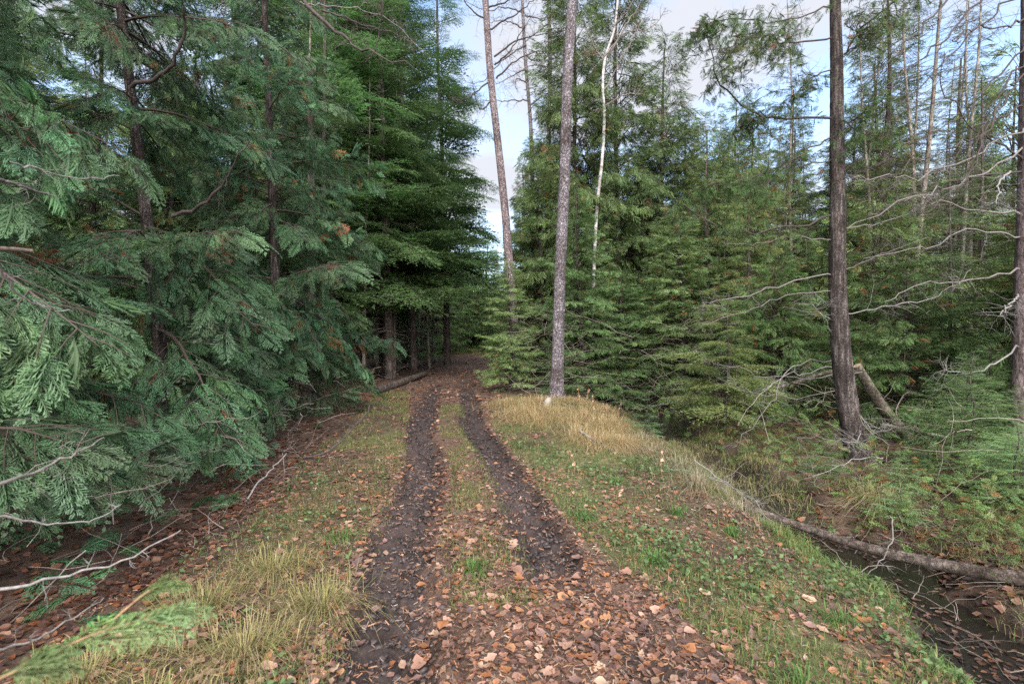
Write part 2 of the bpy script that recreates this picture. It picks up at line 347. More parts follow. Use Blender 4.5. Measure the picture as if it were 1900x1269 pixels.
def cedar_spray(seed, ns=9, nsub=4, wmul=1., ang=(36, 54)):
    rg = np.random.default_rng(seed); V, F, C = [], [], []; one = np.ones(3)
    bend = rg.uniform(-.16, .16)
    def ax(t): return np.array([bend * t * t, t, -.30 * t * t])
    finger(V, F, C, (0, 0, 0), (bend, 1), .96, .010 * wmul, -.28, one * .8)
    for i in range(ns):
        t = .05 + .9 * i / ns
        for sd_ in (-1, 1):
            tt = t + (.05 if sd_ > 0 else 0) * 9 / ns + rg.uniform(-.012, .012)
            if rg.random() < .06: continue
            L = (.52 * (1 - tt) ** .8 * min(1, .4 + tt * 2.4) + .06) * rg.uniform(.7, 1.15)
            an = R(rg.uniform(*ang)); d = np.array([sd_ * math.sin(an), math.cos(an)]); p = ax(min(tt, .97)); br = one * rg.uniform(.8, 1.2); zt = -L * rg.uniform(.1, .6)
            if nsub == 0: finger(V, F, C, p, d, L, .032 * wmul, zt, br, True); continue
            finger(V, F, C, p, d, L, .010 * wmul, zt, br)
            for j in range(nsub):
                f = .2 + .68 * j / nsub
                for s2 in (-1, 1):
                    LL = L * .5 * (1 - f * .6) * rg.uniform(.75, 1.15); a2 = math.atan2(d[0], d[1]) + s2 * R(rg.uniform(26, 42)); d2 = np.array([math.sin(a2), math.cos(a2)])
                    q = p + np.array([d[0], d[1], 0]) * L * (f + .05 * s2) + [0, 0, zt * f * f]
                    finger(V, F, C, q, d2, LL, .020 * wmul, -LL * rg.uniform(0, .5), one * rg.uniform(.8, 1.25), True)
    return (np.array(V), np.array(F), np.array(C))
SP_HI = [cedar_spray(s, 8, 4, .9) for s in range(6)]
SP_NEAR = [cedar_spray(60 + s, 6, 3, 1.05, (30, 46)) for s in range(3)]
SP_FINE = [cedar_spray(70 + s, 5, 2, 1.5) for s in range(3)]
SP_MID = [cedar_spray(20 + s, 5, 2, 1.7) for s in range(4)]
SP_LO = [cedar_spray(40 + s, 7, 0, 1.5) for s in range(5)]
def needle_twig(seed, n=28, flat=.35, wd=.048, nl=.13):
    rg = np.random.default_rng(seed); t = np.linspace(.02, 1, n)
    sd_ = np.where(np.arange(n) % 2 == 0, 1, -1)
    d = np.stack([sd_ * rg.uniform(.75, 1, n), rg.uniform(.5, .9, n), rg.uniform(-flat, flat * 1.6, n)], 1); d = nrm(d)
    p = np.stack([t * 0, t, -.1 * t * t], 1); L = nl * rg.uniform(.8, 1.1, n) * (1 - .35 * t)
    tip = p + d * L[:, None]; V = np.stack([p + [0, -wd / 2, 0], p + [0, wd / 2, 0], tip], 1).reshape(-1, 3)
    g = G(); g.add(V, np.arange(3 * n).reshape(-1, 3), np.repeat(np.stack([rg.uniform(.75, 1.3, n)] * 3, 1), 3, 0))
    g.add([[.008, 0, .0], [-.008, 0, 0], [0, 1, -.1]], [[0, 1, 2]], [.9, .6, .5])
    return g.tpl()
ND_HI = [needle_twig(s) for s in range(4)]
ND_MID = [needle_twig(10 + s, 14, .35, .07, .16) for s in range(3)]
ND_LO = [needle_twig(20 + s, 8, .3, .13, .19) for s in range(3)]
def hue(rg, base, n, v=.25, brown=0.):
    c = base[None] * (1 + rg.uniform(-v, v, (n, 1))) * (1 + rg.uniform(-.12, .12, (n, 3)))
    if brown: k = rg.random(n) < brown; c[k] = BROWN * rg.uniform(.6, 1.2, (k.sum(), 1))
    return c
def scatter_inst(g, rg, tpls, M, T, tint):
    k = rg.integers(0, len(tpls), len(T))
    for i, tp in enumerate(tpls):
        s = k == i; g.inst(tp, M[s], T[s], tint[s])
WOOD = np.array([.11, .085, .07])

def cedar_bough_pts(rg, L, droop=.35, rise=.15, dens=1., sl=.24):
    """spray origins, directions, normals, sizes and wood strands of one bough growing along +Y from the origin"""
    K = 9; t = np.linspace(0, 1, K); bx = rg.uniform(-.12, .12)
    main = np.stack([bx * L * t ** 2 + .02 * rg.normal(size=K) * L * t, L * t, L * (rise * t - droop * t ** 2 + .25 * droop * t ** 4)], 1)
    wood = [(main[None], (.012 * L * (1.08 - t))[None])]
    o, d, n, s = [], [], [], []
    ns = max(3, int(13 * dens * L / 1.5))
    for i in range(ns):
        tt = .22 + .76 * (i + rg.uniform(0, .7)) / ns; sd_ = 1 if i % 2 else -1
        ii_ = min(int(tt * (K - 1)), K - 2); f = tt * (K - 1) - ii_; p = main[ii_] * (1 - f) + main[ii_ + 1] * f; tan = nrm(main[ii_ + 1] - main[ii_])
        an = R(rg.uniform(30, 58)); lat = np.array([sd_, 0, 0.])
        dd = nrm(tan * math.cos(an) + lat * math.sin(an) + [0, 0, rg.uniform(-.25, .15)])
        ls = L * (.42 * (1 - tt) + .10) * rg.uniform(.7, 1.15)
        sh = np.stack([p, p + dd * ls * .5 + [0, 0, -.03 * ls], p + dd * ls + [0, 0, -.16 * ls]])
        wood.append((sh[None], np.array([[.0045, .003, .0015]]) * (L / 1.5)))
        m_ = max(1, int(round(ls / (sl * .42))))
        for j in range(m_):
            ff = (j + .6) / m_; q = sh[0] * (1 - ff) ** 2 + 2 * ff * (1 - ff) * sh[1] + ff * ff * sh[2]
            s2 = 1 if j % 2 else -1; lat2 = np.cross(dd, [0, 0, 1.])
            a2 = R(rg.uniform(20, 50)) * (1 if j < m_ - 1 else .15)
            d3 = nrm(dd * math.cos(a2) + lat2 * s2 * math.sin(a2) + [0, 0, rg.uniform(-.8, .1)])
            o.append(q); d.append(d3); n.append(nrm(np.array([0, 0, 1.]) + rg.normal(size=3) * .5)); s.append(sl * rg.uniform(.55, 1.35))
    o.append(main[-1]); d.append(nrm(main[-1] - main[-2])); n.append([0, 0, 1.]); s.append(sl)
    return np.array(o), np.array(d), np.array(n), np.array(s), wood
def cedar_bough(seed, L=1.5, tpls=SP_HI, brown=.02, base=GREEN, **k):
    rg = np.random.default_rng(seed); g = G(); o, d, n, s, wood = cedar_bough_pts(rg, L, **k)
    scatter_inst(g, rg, tpls, frames(d, n, s), o, hue(rg, base, len(o), .22, brown))
    for P, Rr in wood: strands(g, P, Rr, WOOD)
    return g
def fir_bough(rg, g, L, tpls, base, n_tw=16, droop=.2, rise=.05, tw=.34, origin=None, A=None, width=.42):
    """pinnate bough with needle twigs; A 3x3 frame placing it"""
    t = np.linspace(.12, 1, n_tw * 2); sd_ = np.where(np.arange(len(t)) % 2, 1., -1.)
    p = np.stack([0 * t, L * t, L * (rise * t - droop * t ** 2)], 1)
    an = np.radians(rg.uniform(38, 62, len(t))) * np.where(t > .97, .1, 1)
    d = np.stack([sd_ * np.sin(an), np.cos(an), rg.uniform(-.28, .08, len(t)) - droop], 1)
    s = L * (width * (1 - t) + .17) * rg.uniform(.7, 1.15, len(t))
    # each side shoot carries side twigs of its own
    o = [p]; dd = [d]; ss = [s]
    m = s > tw
    for f, sg in ((.3, 1), (.5, -1), (.68, 1)):
        q = p[m] + nrm(d[m]) * (s[m] * f)[:, None]; lat = np.cross(nrm(d[m]), [0, 0, 1.])
        o.append(q); dd.append(nrm(d[m]) + lat * sg * .8); ss.append(s[m] * .5)
    o = np.concatenate(o); dd = np.concatenate(dd); ss = np.concatenate(ss)
    nn = np.array([0, 0, 1.]) + rg.normal(size=(len(o), 3)) * .25
    M = frames(dd, nn, ss)
    # needles keep a natural length whatever the twig length: widen short frames
    main = np.stack([np.linspace(0, 1, 5) * 0, L * np.linspace(0, 1, 5), L * (rise * np.linspace(0, 1, 5) - droop * np.linspace(0, 1, 5) ** 2)], 1)
    if A is not None: M = A @ M; o = o @ A.T; main = main @ A.T
    if origin is not None: o = o + origin; main = main + origin
    scatter_inst(g, rg, tpls, M, o, hue(rg, base, len(o), .22))
    strands(g, main[None], (L * .009 * np.linspace(1, .2, 5))[None], WOOD)

def rotz(a): c, s = math.cos(a), math.sin(a); return np.array([[c, -s, 0], [s, c, 0], [0, 0, 1.]])
def rotx(a): c, s = math.cos(a), math.sin(a); return np.array([[1., 0, 0], [0, c, -s], [0, s, c]])

# ---- crowns shared between the trees of a kind
def cedar_crown(seed, H=10., Rm=1.55, z0=.25, nb=150, base=GREEN, tpls=SP_LO, sl=.27, brown=.02, dens=1.1, top=.3):
    rg = np.random.default_rng(seed); g = G()
    for i in range(nb):
        f = (i + rg.random()) / nb; z = z0 + (H - z0) * f ** .85; q = z / H
        L = (Rm * (1 - q ** 2.2) * min(1, .75 + q * 2) + top) * rg.uniform(.6, 1.15); az = i * 2.399963 + rg.uniform(-.4, .4)
        if vn(np.array(az * 1.3), np.array(z * .9), seed) < -.24: continue
        A = rotz(az) @ rotx(R(rg.uniform(-22, 46) + 18 * q))
        o, d, n, s, wood = cedar_bough_pts(rg, L, droop=rg.uniform(.25, .5), rise=.1, dens=dens, sl=sl)
        cb = hue(rg, base * rg.uniform(.75, 1.2), len(o), .2, brown)
        scatter_inst(g, rg, tpls, A @ frames(d, n, s), o @ A.T + [0, 0, z], cb)
        P, Rr = wood[0]; strands(g, P @ A.T + [0, 0, z], Rr, WOOD * .8)
    return g
def fir_crown(seed, H=16., Rm=2.1, z0=2.8, nb=190, base=GREEN, tpls=ND_LO, n_tw=15, tw=.27):
    rg = np.random.default_rng(seed); g = G()
    for i in range(nb):
        f = (i + rg.random()) / nb; z = z0 + (H - z0) * f; q = (z - z0) / (H - z0)
        L = (Rm * (1 - q) ** .8 + .2) * rg.uniform(.4, 1.25); az = i * 2.399963 + rg.uniform(-.5, .5)
        if vn(np.array(az * 1.3), np.array(z * .8), seed) < -.10: continue
        A = rotz(az) @ rotx(R(rg.uniform(-30, 16) + 25 * q))
        fir_bough(rg, g, L, tpls, base * rg.uniform(.7, 1.25), n_tw=max(5, int(n_tw * L / 1.6)), droop=rg.uniform(.02, .2), tw=tw, origin=np.array([0, 0, z]), A=A)
    return g
def hemlock_crown(seed, H=2.6, Rm=1.3, z0=.35, nb=34, base=OLIVE):
    rg = np.random.default_rng(seed); g = G()
    for i in range(nb):
        q = (i + .5) / nb; z = z0 + (H - z0) * q; L = (Rm * (1 - q) ** .7 + .12) * rg.uniform(.7, 1.15); az = i * 2.4 + rg.uniform(-.4, .4)
        A = rotz(az) @ rotx(R(rg.uniform(0, 14)))
        fir_bough(rg, g, L, ND_MID, base * rg.uniform(.8, 1.2), n_tw=15, droop=.16, tw=.12, origin=np.array([0, 0, z]), A=A, width=.5)
    return g
def young_fir_crown(seed, H=1.6, Rm=.9, z0=.12, nb=60, base=BGREEN * [1.25, 1.15, 1.1], tpls=ND_HI + ND_MID * 2):
    rg = np.random.default_rng(seed); g = G()
    for i in range(nb):
        q = (i // 5 * 5 + 2.5) / nb; z = z0 + (H - z0) * q + rg.uniform(-.03, .03); L = (Rm * (1 - q) ** .85 + .06) * rg.uniform(.8, 1.1); az = i * 2 * np.pi / 5 + (i // 5) * .6 + rg.uniform(-.2, .2)
        A = rotz(az) @ rotx(R(rg.uniform(2, 14) + 22 * q))
        fir_bough(rg, g, L, tpls, base * rg.uniform(.85, 1.15), n_tw=8, droop=.08, rise=.12, tw=.12, origin=np.array([0, 0, z]), A=A, width=.42)
    return g
def trunk_mesh(name, pts, r0, r1, mat, seed=0, sides=14, rings=40, limbs=0, limbL=.9, lz=(.05, .9), flare=.35, rough=.06, tint=(1, 1, 1), limbup=.0, sub=True, r=.007):
    rg = np.random.default_rng(seed); L = smooth_line(pts, rings); t = np.linspace(0, 1, rings)
    rad = r0 + (r1 - r0) * t + r0 * flare * np.exp(-t * 26 * max(1, np.linalg.norm(L[-1] - L[0]) / 12))
    Tn = nrm(np.gradient(L, axis=0)); A = nrm(np.cross(Tn, [0, 1., .01])); B = np.cross(Tn, A); th = np.arange(sides) / sides * 2 * np.pi
    S, TT = np.meshgrid(th, t * np.linalg.norm(L[-1] - L[0]))
    rr = rad[:, None] * (1 + rough * 2 * fbm(np.cos(S) * 2.5 + 9, np.sin(S) * 2.5 + TT * .7, seed, 3) + rough * rg.normal(size=S.shape) * .35)
    V = L[:, None] + rr[..., None] * (np.cos(th)[None, :, None] * A[:, None] + np.sin(th)[None, :, None] * B[:, None])
    k, j = np.meshgrid(np.arange(rings - 1), np.arange(sides), indexing='ij'); j2 = (j + 1) % sides
    F = np.stack([k * sides + j, k * sides + j2, (k + 1) * sides + j2, (k + 1) * sides + j], -1).reshape(-1, 4)
    g = G(); g.add(V.reshape(-1, 3), F, tint)
    if limbs:
        P, RR = twigs_on(rg, L, limbs, limbL, lz[0], lz[1], r, up=limbup, out=.97, K=7, kink=.16); strands(g, P, RR, np.array(tint) * .8, 4)
        if sub:
            for q in range(0, limbs):
                P2, R2 = twigs_on(rg, P[q], 5, limbL * .4, .25, 1, r * .4, up=0, out=.6, K=4); strands(g, P2, R2, np.array(tint) * .8, 3)
    return g.mesh(name, mat, True)

# ------------------------------------------------------------------ near cedars made of single boughs
GN = np.array([.092, .172, .085])
BOUGHS = [cedar_bough(100 + i, 1.5, SP_HI, [.0, .01, .05, .01, 0, .03][i], GN * [1, 1.15, .9, 1, .85, 1.1][i], droop=[.35, .5, .3, .6, .4, .7][i], rise=.15, dens=1.35, sl=.215).mesh('bough', M_FOLN) for i in range(6)]
def place_bough(parent, base_p, az, pitch, roll, s, rg, k=None, tgt=None):
    o = link('bough', BOUGHS[k if k is not None else int(rg.integers(0, 6))], parent)
    if tgt is not None:
        d = Vector(np.array(tgt) - np.array(base_p)); az = math.atan2(-d.x, d.y); pitch = math.atan2(d.z, math.hypot(d.x, d.y)) + .18
    o.rotation_mode = 'QUATERNION'
    from mathutils import Euler
    qz = Euler((0, 0, az)).to_quaternion(); qx = Euler((pitch, 0, 0)).to_quaternion(); qy = Euler((0, roll, 0)).to_quaternion()
    o.rotation_quaternion = qz @ qx @ qy; o.location = base_p; o.scale = (s, s, s)
    return o
def near_cedar(x, y, label, H=7.5, nb=90, Rm=1.9, z0=.6, lean=(0, 0), seed=0, r0=.15, azr=None, name='cedar_tree', lift=0, cut=None):
    rg = np.random.default_rng(seed); z = float(height(x, y, False))
    e = thing(name, label, 'tree', (x, y, z))
    pts = [(0, 0, -.15), (lean[0] * .3, lean[1] * .3, H * .33), (lean[0] * .65, lean[1] * .65, H * .66), (lean[0], lean[1], H)]
    link('trunk', trunk_mesh('trunk', pts, r0, r0 * .45, M_BARK_CEDAR, seed, 14, 44, limbs=110, limbL=1.3, lz=(.04, .9), limbup=-.03, r=.006), e)
    for i in range(nb):
        f = (i + rg.random()) / nb; zz = z0 + (H - z0) * f
        if vn(np.array(i * .31), np.array(zz * 1.4), seed + 5) < -.17: continue
        az = (i * 2.399963 + rg.uniform(-.4, .4)) if azr is None else R(rg.uniform(*azr))
        L = Rm * (1 - .55 * f ** 1.5) * rg.uniform(.42, 1.12)
        bx, by = lean[0] * zz / H, lean[1] * zz / H
        if cut is not None and cut(x + bx - math.sin(az) * L, y + by + math.cos(az) * L, zz): continue
        place_bough(e, (bx, by, zz), az, R(rg.uniform(-26, 20)) + lift, R(rg.uniform(-50, 50)), L / 1.5, rg)
    return e
def clear_cut(x, y, z):      # nothing may hang over the open track
    return (x > edgeL(y) - .25 - .35 * (y < 6)) or (y < 1.6 and x > -1.75) or (math.hypot(x, y) < 1.75) or (y < 7.2 and x / y > -.33 - .05 * (6 - y))
near_cedar(-4.25, 6.4, 'large cedar with a dark leaning trunk showing through its boughs left of the track', 8.2, 125, 2.3, .5, (-1.0, .2), 1, .085, cut=clear_cut)
near_cedar(-4.35, 9.6, 'cedar whose low boughs hang out to the left edge of the leafy track', 8.5, 130, 2.5, .5, (-.4, .3), 2, .1, cut=clear_cut)
near_cedar(-3.9, 3.1, 'nearest cedar with blue green fronds and bare grey twigs at the left edge', 6.5, 95, 1.95, .75, (-.3, -.2), 3, .09, cut=clear_cut)
near_cedar(-6.3, 5.0, 'cedar half hidden behind the nearest left cedar', 8.5, 90, 2.3, .5, (.3, 0), 4, .15, cut=clear_cut)
near_cedar(-5.0, 12.8, 'cedar beyond the hanging boughs and before the tall dark firs', 8.5, 90, 2.0, 1.4, (0, 0), 5, .15, cut=clear_cut)

# ------------------------------------------------------------------ crowns of the standing trees
CED = [cedar_crown(200 + i, 10., [1.6, 1.8, 1.5][i], .3, [240, 260, 230][i], GREEN * [1.1, .98, 1.2][i] * np.array([1.02, 1, 1.1]), dens=1.25, sl=.25).mesh('crown', M_FOL) for i in range(3)]
CEDT = cedar_crown(210, 11., 1.2, 2.6, 120, np.array([.125, .17, .06]), SP_LO, .24, .04, 1.0).mesh('crown', M_FOL)   # thin, high-crowned
FIR = [fir_crown(220 + i, 17., [2.3, 2.0, 2.6][i], [2.9, 1.9, 3.4][i], [270, 255, 260][i], np.array([.120, .185, .080]) * [1.15, 1.3, 1.0][i] * [.85, 1.05, .9]).mesh('crown', M_FOL) for i in range(3)]
FIRS = fir_crown(230, 7., 1.25, .5, 110, BGREEN * 1.05, ND_LO, 11, .25).mesh('crown', M_FOL)
HEM = [hemlock_crown(240).mesh('crown', M_FOL), hemlock_crown(241, 4.5, 1.25, .5, 50, OLIVE * .8).mesh('crown', M_FOL)]
YF = [young_fir_crown(250).mesh('crown', M_FOL), young_fir_crown(251, .85, .42, .08, 26, BGREEN * 1.2).mesh('crown', M_FOL)]
def straight(H, lean=.2, s=0):
    rg = np.random.default_rng(s); return [(0, 0, -.2)] + [(lean * f + rg.uniform(-.06, .06), rg.uniform(-.06, .06), H * f) for f in (.25, .5, .75, 1)]
BUSH = [cedar_crown(260 + i, 4.2, [1.35, 1.6][i], .12, 125, GREEN * [1.15, .95][i], tpls=SP_MID if i == 0 else SP_LO, dens=1.1, sl=.21, top=.35).mesh('crown', M_FOL) for i in range(2)]
TRK = {'bush': [trunk_mesh('trunk', straight(4.1, .1, 31), .05, .01, M_BARK_CEDAR, 31, 8, 18, 40, .8, (.03, .7))], 'fir': [trunk_mesh('trunk', straight(16.6, .1, i), .135, .025, M_BARK_DARK, i, 10, 34, 90, 1.3, (.03, .45), limbup=-.04) for i in range(3)],
       'cedar': [trunk_mesh('trunk', straight(9.6, .15, i), .12, .02, M_BARK_CEDAR, i, 10, 26, 60, .9, (.03, .6)) for i in range(3)],
       'firs': [trunk_mesh('trunk', straight(6.8, .05, 9), .06, .01, M_BARK_DARK, 9, 8, 18, 26, .6, (.03, .5))],
       'hem': [trunk_mesh('trunk', straight(2.55, .03, 4), .03, .006, M_BARK_DARK, 4, 7, 14, 22, .8, (.04, .7), r=.004), trunk_mesh('trunk', straight(4.4, .03, 5), .04, .008, M_BARK_DARK, 5, 7, 14, 14, .5, (.04, .7))],
       'yf': [trunk_mesh('trunk', straight(1.58, .02, 4), .016, .004, M_BARK_DARK, 4, 6, 10), trunk_mesh('trunk', straight(.83, .02, 4), .009, .003, M_BARK_DARK, 4, 6, 8)]}
TRK['pole'] = [trunk_mesh('trunk', straight(13, .5, 20 + i), .075, .012, M_BARK_GREY, 20 + i, 8, 30, 130, 1.5, (.12, .97), limbup=.03, r=.009) for i in range(2)]
KINDS = {'bush': ('cedar_tree', BUSH, TRK['bush']), 'pole': ('bare_tree', [None], TRK['pole']), 'fir': ('fir_tree', FIR, TRK['fir']), 'cedar': ('cedar_tree', CED, TRK['cedar']), 'thin': ('cedar_tree', [CEDT], TRK['cedar']),
         'firs': ('fir_tree', [FIRS], TRK['firs']), 'hem': ('hemlock_tree', HEM, TRK['hem']), 'yf': ('fir_sapling', YF, TRK['yf'])}
def tree(kind, x, y, label, s=1., sz=None, v=None, rot=None, group=None, wide=1.):
    name, crowns, trunks = KINDS[kind]; k = v if v is not None else int(rng.integers(0, len(crowns)))
    e = thing(name, label, 'tree', (x, y, float(height(x, y, False)) - .02), rot if rot is not None else float(rng.uniform(0, 6.28)), group)
    sz = sz or s; e.scale = (s * wide, s * wide, sz)
    if kind in ('bush', 'fir', 'cedar', 'thin', 'pole'): e.rotation_euler = (float(rng.normal() * .025), float(rng.normal() * .025), e.rotation_euler[2])
    link('trunk', trunks[(int(rng.integers(0, 2)) if kind == 'pole' else k) % len(trunks)], e)
    if kind != 'pole': link('crown', crowns[k % len(crowns)], e)
    return e
def row(kind, pts, label, group, smin=.8, smax=1.2, wide=1.):
    for (x, y) in pts:
        s = float(rng.uniform(smin, smax)); tree(kind, x, y, label, s, group=group, wide=wide)
def pts_in(n, x0, x1, y0, y1, seed, keep=lambda x, y: True):
    rg = np.random.default_rng(seed); P = []
    while len(P) < n:
        x, y = rg.uniform(x0, x1), rg.uniform(y0, y1)
        if keep(x, y) and all((x - a) ** 2 + (y - b) ** 2 > 1.6 for a, b in P): P.append((x, y))
    return P
# --- left: tall firs and spruces past the cedars
tree('fir', -6.4, 17.5, 'tall dark fir behind the left cedars with its trunk bare below', 1.35, v=0)
tree('fir', -4.4, 18.5, 'tall fir with bright green boughs over the two fallen logs', 1.3, v=1, rot=1)
tree('fir', -3.35, 26.5, 'tall dark fir standing right at the left edge of the far track', 1.3, v=2, rot=2)
tree('fir', -5.4, 23.5, 'tall fir between the fallen logs and the dark wood', 1.45, v=0, rot=4)
tree('fir', -8.0, 21.5, 'tall fir seen between the cedar tops on the left', 1.45, v=1, rot=2.2)
tree('fir', -10.3, 19.0, 'tall fir standing farthest left among the firs', 1.4, v=2, rot=.5)
tree('fir', -7.2, 28.0, 'dark fir deep in the wood on the left of the far track', 1.1, v=0, rot=5)
# --- right of the track: the cedar clump
tree('cedar', 1.0, 16.5, 'cedar with light green fronds right behind the leaning grey trunk', .62, .8, v=0, rot=.3, wide=1.1)
tree('cedar', 2.25, 17.0, 'tall cedar behind the thick grey trunk beside the dry grass', 1.0, 1.5, v=1, rot=1.3)
tree('cedar', 3.6, 17.8, 'tall cedar with the white birch stem in front of it', 1.05, 1.55, v=2, rot=2.1, wide=1.1)
tree('cedar', 5.1, 18.0, 'broad cedar at the right end of the tall cedar clump', 1.0, 1.2, v=0, rot=3.3, wide=1.15)
tree('cedar', 3.2, 14.9, 'low cedar bush hanging over the dark pool', .45, .40, v=1, rot=4.4, wide=1.5)
tree('cedar', 4.9, 14.6, 'bushy green cedar between the pool and the yellowish hemlock', .62, .52, v=2, rot=.4, wide=1.4)
tree('cedar', 6.9, 17.2, 'shorter cedar right of the tall clump under the open sky', .8, .78, v=1, rot=5)
tree('cedar', .55, 20.5, 'cedar beside the far track behind the leaning trunk', .6, .85, v=2, rot=5)
tree('cedar', -.05, 14.3, 'bushy cedar whose fronds cover the foot of the leaning trunk', .42, .36, v=0, rot=2, wide=1.15)
tree('cedar', 2.0, 14.4, 'dense cedar directly behind the foot of the thick grey trunk', .6, .62, v=2, rot=2, wide=1.2)
tree('cedar', 1.3, 18.6, 'cedar filling the gap between the two big grey trunks', .85, 1.0, v=1, rot=4)
tree('firs', 1.0, 13.8, 'low fir bush at the right edge of the track', .35, .2, rot=1)
# --- right side
tree('thin', 7.0, 14.2, 'thin cedar with a bare lower stem behind the yellowish hemlock', .8, .62, rot=1)
tree('thin', 8.4, 15.5, 'thin cedar with sparse tufts left of the big right trunk', .9, .66, rot=2)
tree('thin', 5.9, 12.9, 'slender pole cedar nearest behind the yellowish hemlock', .7, .58, rot=3)
tree('thin', 9.4, 12.6, 'double stemmed thin cedar just left of the big right trunk', .85, .60, rot=4)
tree('hem', 3.95, 9.5, 'yellowish young hemlock with flat layered boughs beyond the ditch', 1.0, .98, v=0, rot=.6)
tree('hem', 6.4, 12.2, 'taller olive hemlock behind the yellowish one', 1.0, .8, v=1, rot=.2)
tree('yf', 5.65, 6.35, 'bushy young fir right of the leaning snag', 1.0, .95, v=0, rot=.3)
tree('yf', 7.1, 7.6, 'young fir against the trunk at the right edge', 1.05, 1.0, v=0, rot=1.3)
tree('yf', 5.2, 5.2, 'low young fir nearest the fallen pole on the far bank', .78, .5, v=0, rot=2.3, wide=1.1)
tree('yf', 2.27, 8.7, 'small bright fir sapling on the near bank of the pool', 1.0, .95, v=1, rot=.9)
tree('yf', 3.75, 6.2, 'tiny fir seedling across the ditch left of the big trunk', .8, .5, v=1, rot=.2)
tree('yf', 3.8, 5.0, 'tiny fir seedling beside the pale grass tussock', .75, .45, v=1, rot=1.2)
tree('yf', 4.3, 5.6, 'tiny fir seedling behind the pale grass tussock', .75, .5, v=1, rot=3.2)
tree('firs', 8.6, 10.0, 'blue green fir behind the right tree trunk', .8, .82, rot=2)
tree('firs', 11.0, 12.0, 'tall blue green fir showing between the bare branches', 1.1, 1.12, rot=3)
tree('bush', 9.0, 8.3, 'dark green cedar filling the space before the right edge trunk', 1.00, 1.00, v=0, rot=4, wide=1.24)
tree('bush', 7.1, 9.3, 'low cedar behind the big shaggy right trunk', 0.71, 0.71, v=1, rot=1.1, wide=1.25)
tree('bush', 11.8, 10.3, 'cedar at the right edge behind the bare branches', 1.57, 1.57, v=1, rot=2, wide=0.70)
tree('bush', 13.5, 13.6, 'cedar behind the blue green fir at the right', 2.14, 2.14, v=1, rot=2, wide=0.70)
tree('fir', -5.6, 15.2, 'fir with drooping bright boughs right behind the hanging cedar fronds', .75, .85, v=1, rot=3)
tree('fir', -6.2, 20.5, 'dense fir between the two tallest firs on the left', 1.15, 1.3, v=0, rot=3.3)
tree('fir', -4.2, 22.0, 'fir leaning its boughs over the narrow sky gap', .95, 1.25, v=2, rot=4.3, wide=1.1)
tree('firs', -5.6, 27.5, 'young fir in the shade behind the dark fallen trunk', .9, .8, rot=4.3)
tree('bush', 8.3, 11.6, 'bushy cedar behind the snag and the shaggy trunk', 1.19, 1.19, v=1, rot=3, wide=0.96)
tree('bush', 5.7, 11.0, 'bushy cedar right behind the yellowish hemlock', 0.79, 0.79, v=0, rot=3, wide=1.05)
tree('bush', 8.6, 6.9, 'cedar behind the two young firs at the right edge', 1.00, 1.00, v=1, rot=1, wide=0.93)
tree('bush', 10.2, 15.5, 'cedar with yellow green fronds right of the shaggy trunk', 1.48, 1.48, v=0, rot=3, wide=0.81)
tree('cedar', 8.0, 17.5, 'cedar left of the double stemmed thin cedar', .7, .6, v=1, rot=3, wide=1.3)
row('pole', [(10.2, 14.2), (11.2, 14.6)], 'slim bare tree of the pair standing right of the shaggy trunk', 'pair of slim bare trees', .75, .9)
row('pole', pts_in(26, -3, 24, 18, 34, 21, lambda x, y: x > 3 or (x > edgeR(y) + .8)), 'bare twiggy tree among the conifers on the right', 'bare twiggy trees on the right', .55, .95)
row('pole', pts_in(16, -14, -3.2, 17, 34, 22, lambda x, y: x < edgeL(y) - .8), 'bare twiggy tree among the firs on the left', 'bare twiggy trees on the left', .6, 1.0)
row('pole', [(10.0, 12.5), (11.2, 13.0), (9.0, 11.8), (12.6, 14.0), (10.8, 16.5), (8.8, 16.0), (14.5, 17)], 'thin bare tree with fine twigs between the shaggy trunk and the edge trunk', 'thin bare trees right of the shaggy trunk', .75, 1.0)
row('thin', [(11.0, 15.0), (13.0, 17.5), (15.5, 18.0), (14.5, 20), (9.6, 18.5)], 'tall sparse cedar with its top in the clouds on the right', 'tall sparse cedars on the right', 1.05, 1.25)
row('cedar', [(5.6, 20.5), (7.4, 21.5), (9.2, 22.0), (8.4, 19.6), (10.8, 20.4)], 'middle sized cedar left of the shaggy trunk with its top against the sky', 'cedars against the sky left of the shaggy trunk', .95, 1.1)
row('pole', [(-6.6, 16.2), (-5.0, 17.2), (-7.6, 18.8), (-4.7, 20.4), (-3.9, 24.2), (-5.9, 22.4), (-8.8, 20.2)], 'dark bare stem standing among the tall firs', 'bare stems among the tall firs', .8, 1.1)
row('bush', [(-7.6, 46), (-5.9, 48), (-4.6, 50), (-3.2, 48.5), (-2.0, 51), (-.4, 48), (.8, 44), (-5.4, 40), (-6.6, 37), (-.6, 40.5)], 'bushy cedar closing the view at the far end of the track', 'bushy cedars closing the far track', 1.3, 2.1)
row('pole', [(-.5, 33), (-.2, 38), (-4.6, 39), (-4.4, 34), (.6, 28), (-1, 44)], 'bare twiggy tree closing the far end of the track', 'bare trees at the end of the track', .6, .9)
tree('thin', 6.2, 16.5, 'high thin cedar between the cedar clump and the shaggy trunk', 1.0, .80, rot=2)
tree('thin', 11.8, 16.2, 'tall thin cedar reaching up between the bare branches', 1.1, .92, rot=2)
tree('thin', 13.6, 15.0, 'tall thin cedar left of the right edge trunk', 1.1, .85, rot=4)
tree('cedar', 12.5, 19.0, 'tall pale cedar under the clouds at the right', 1.1, 1.0, v=1, rot=4)
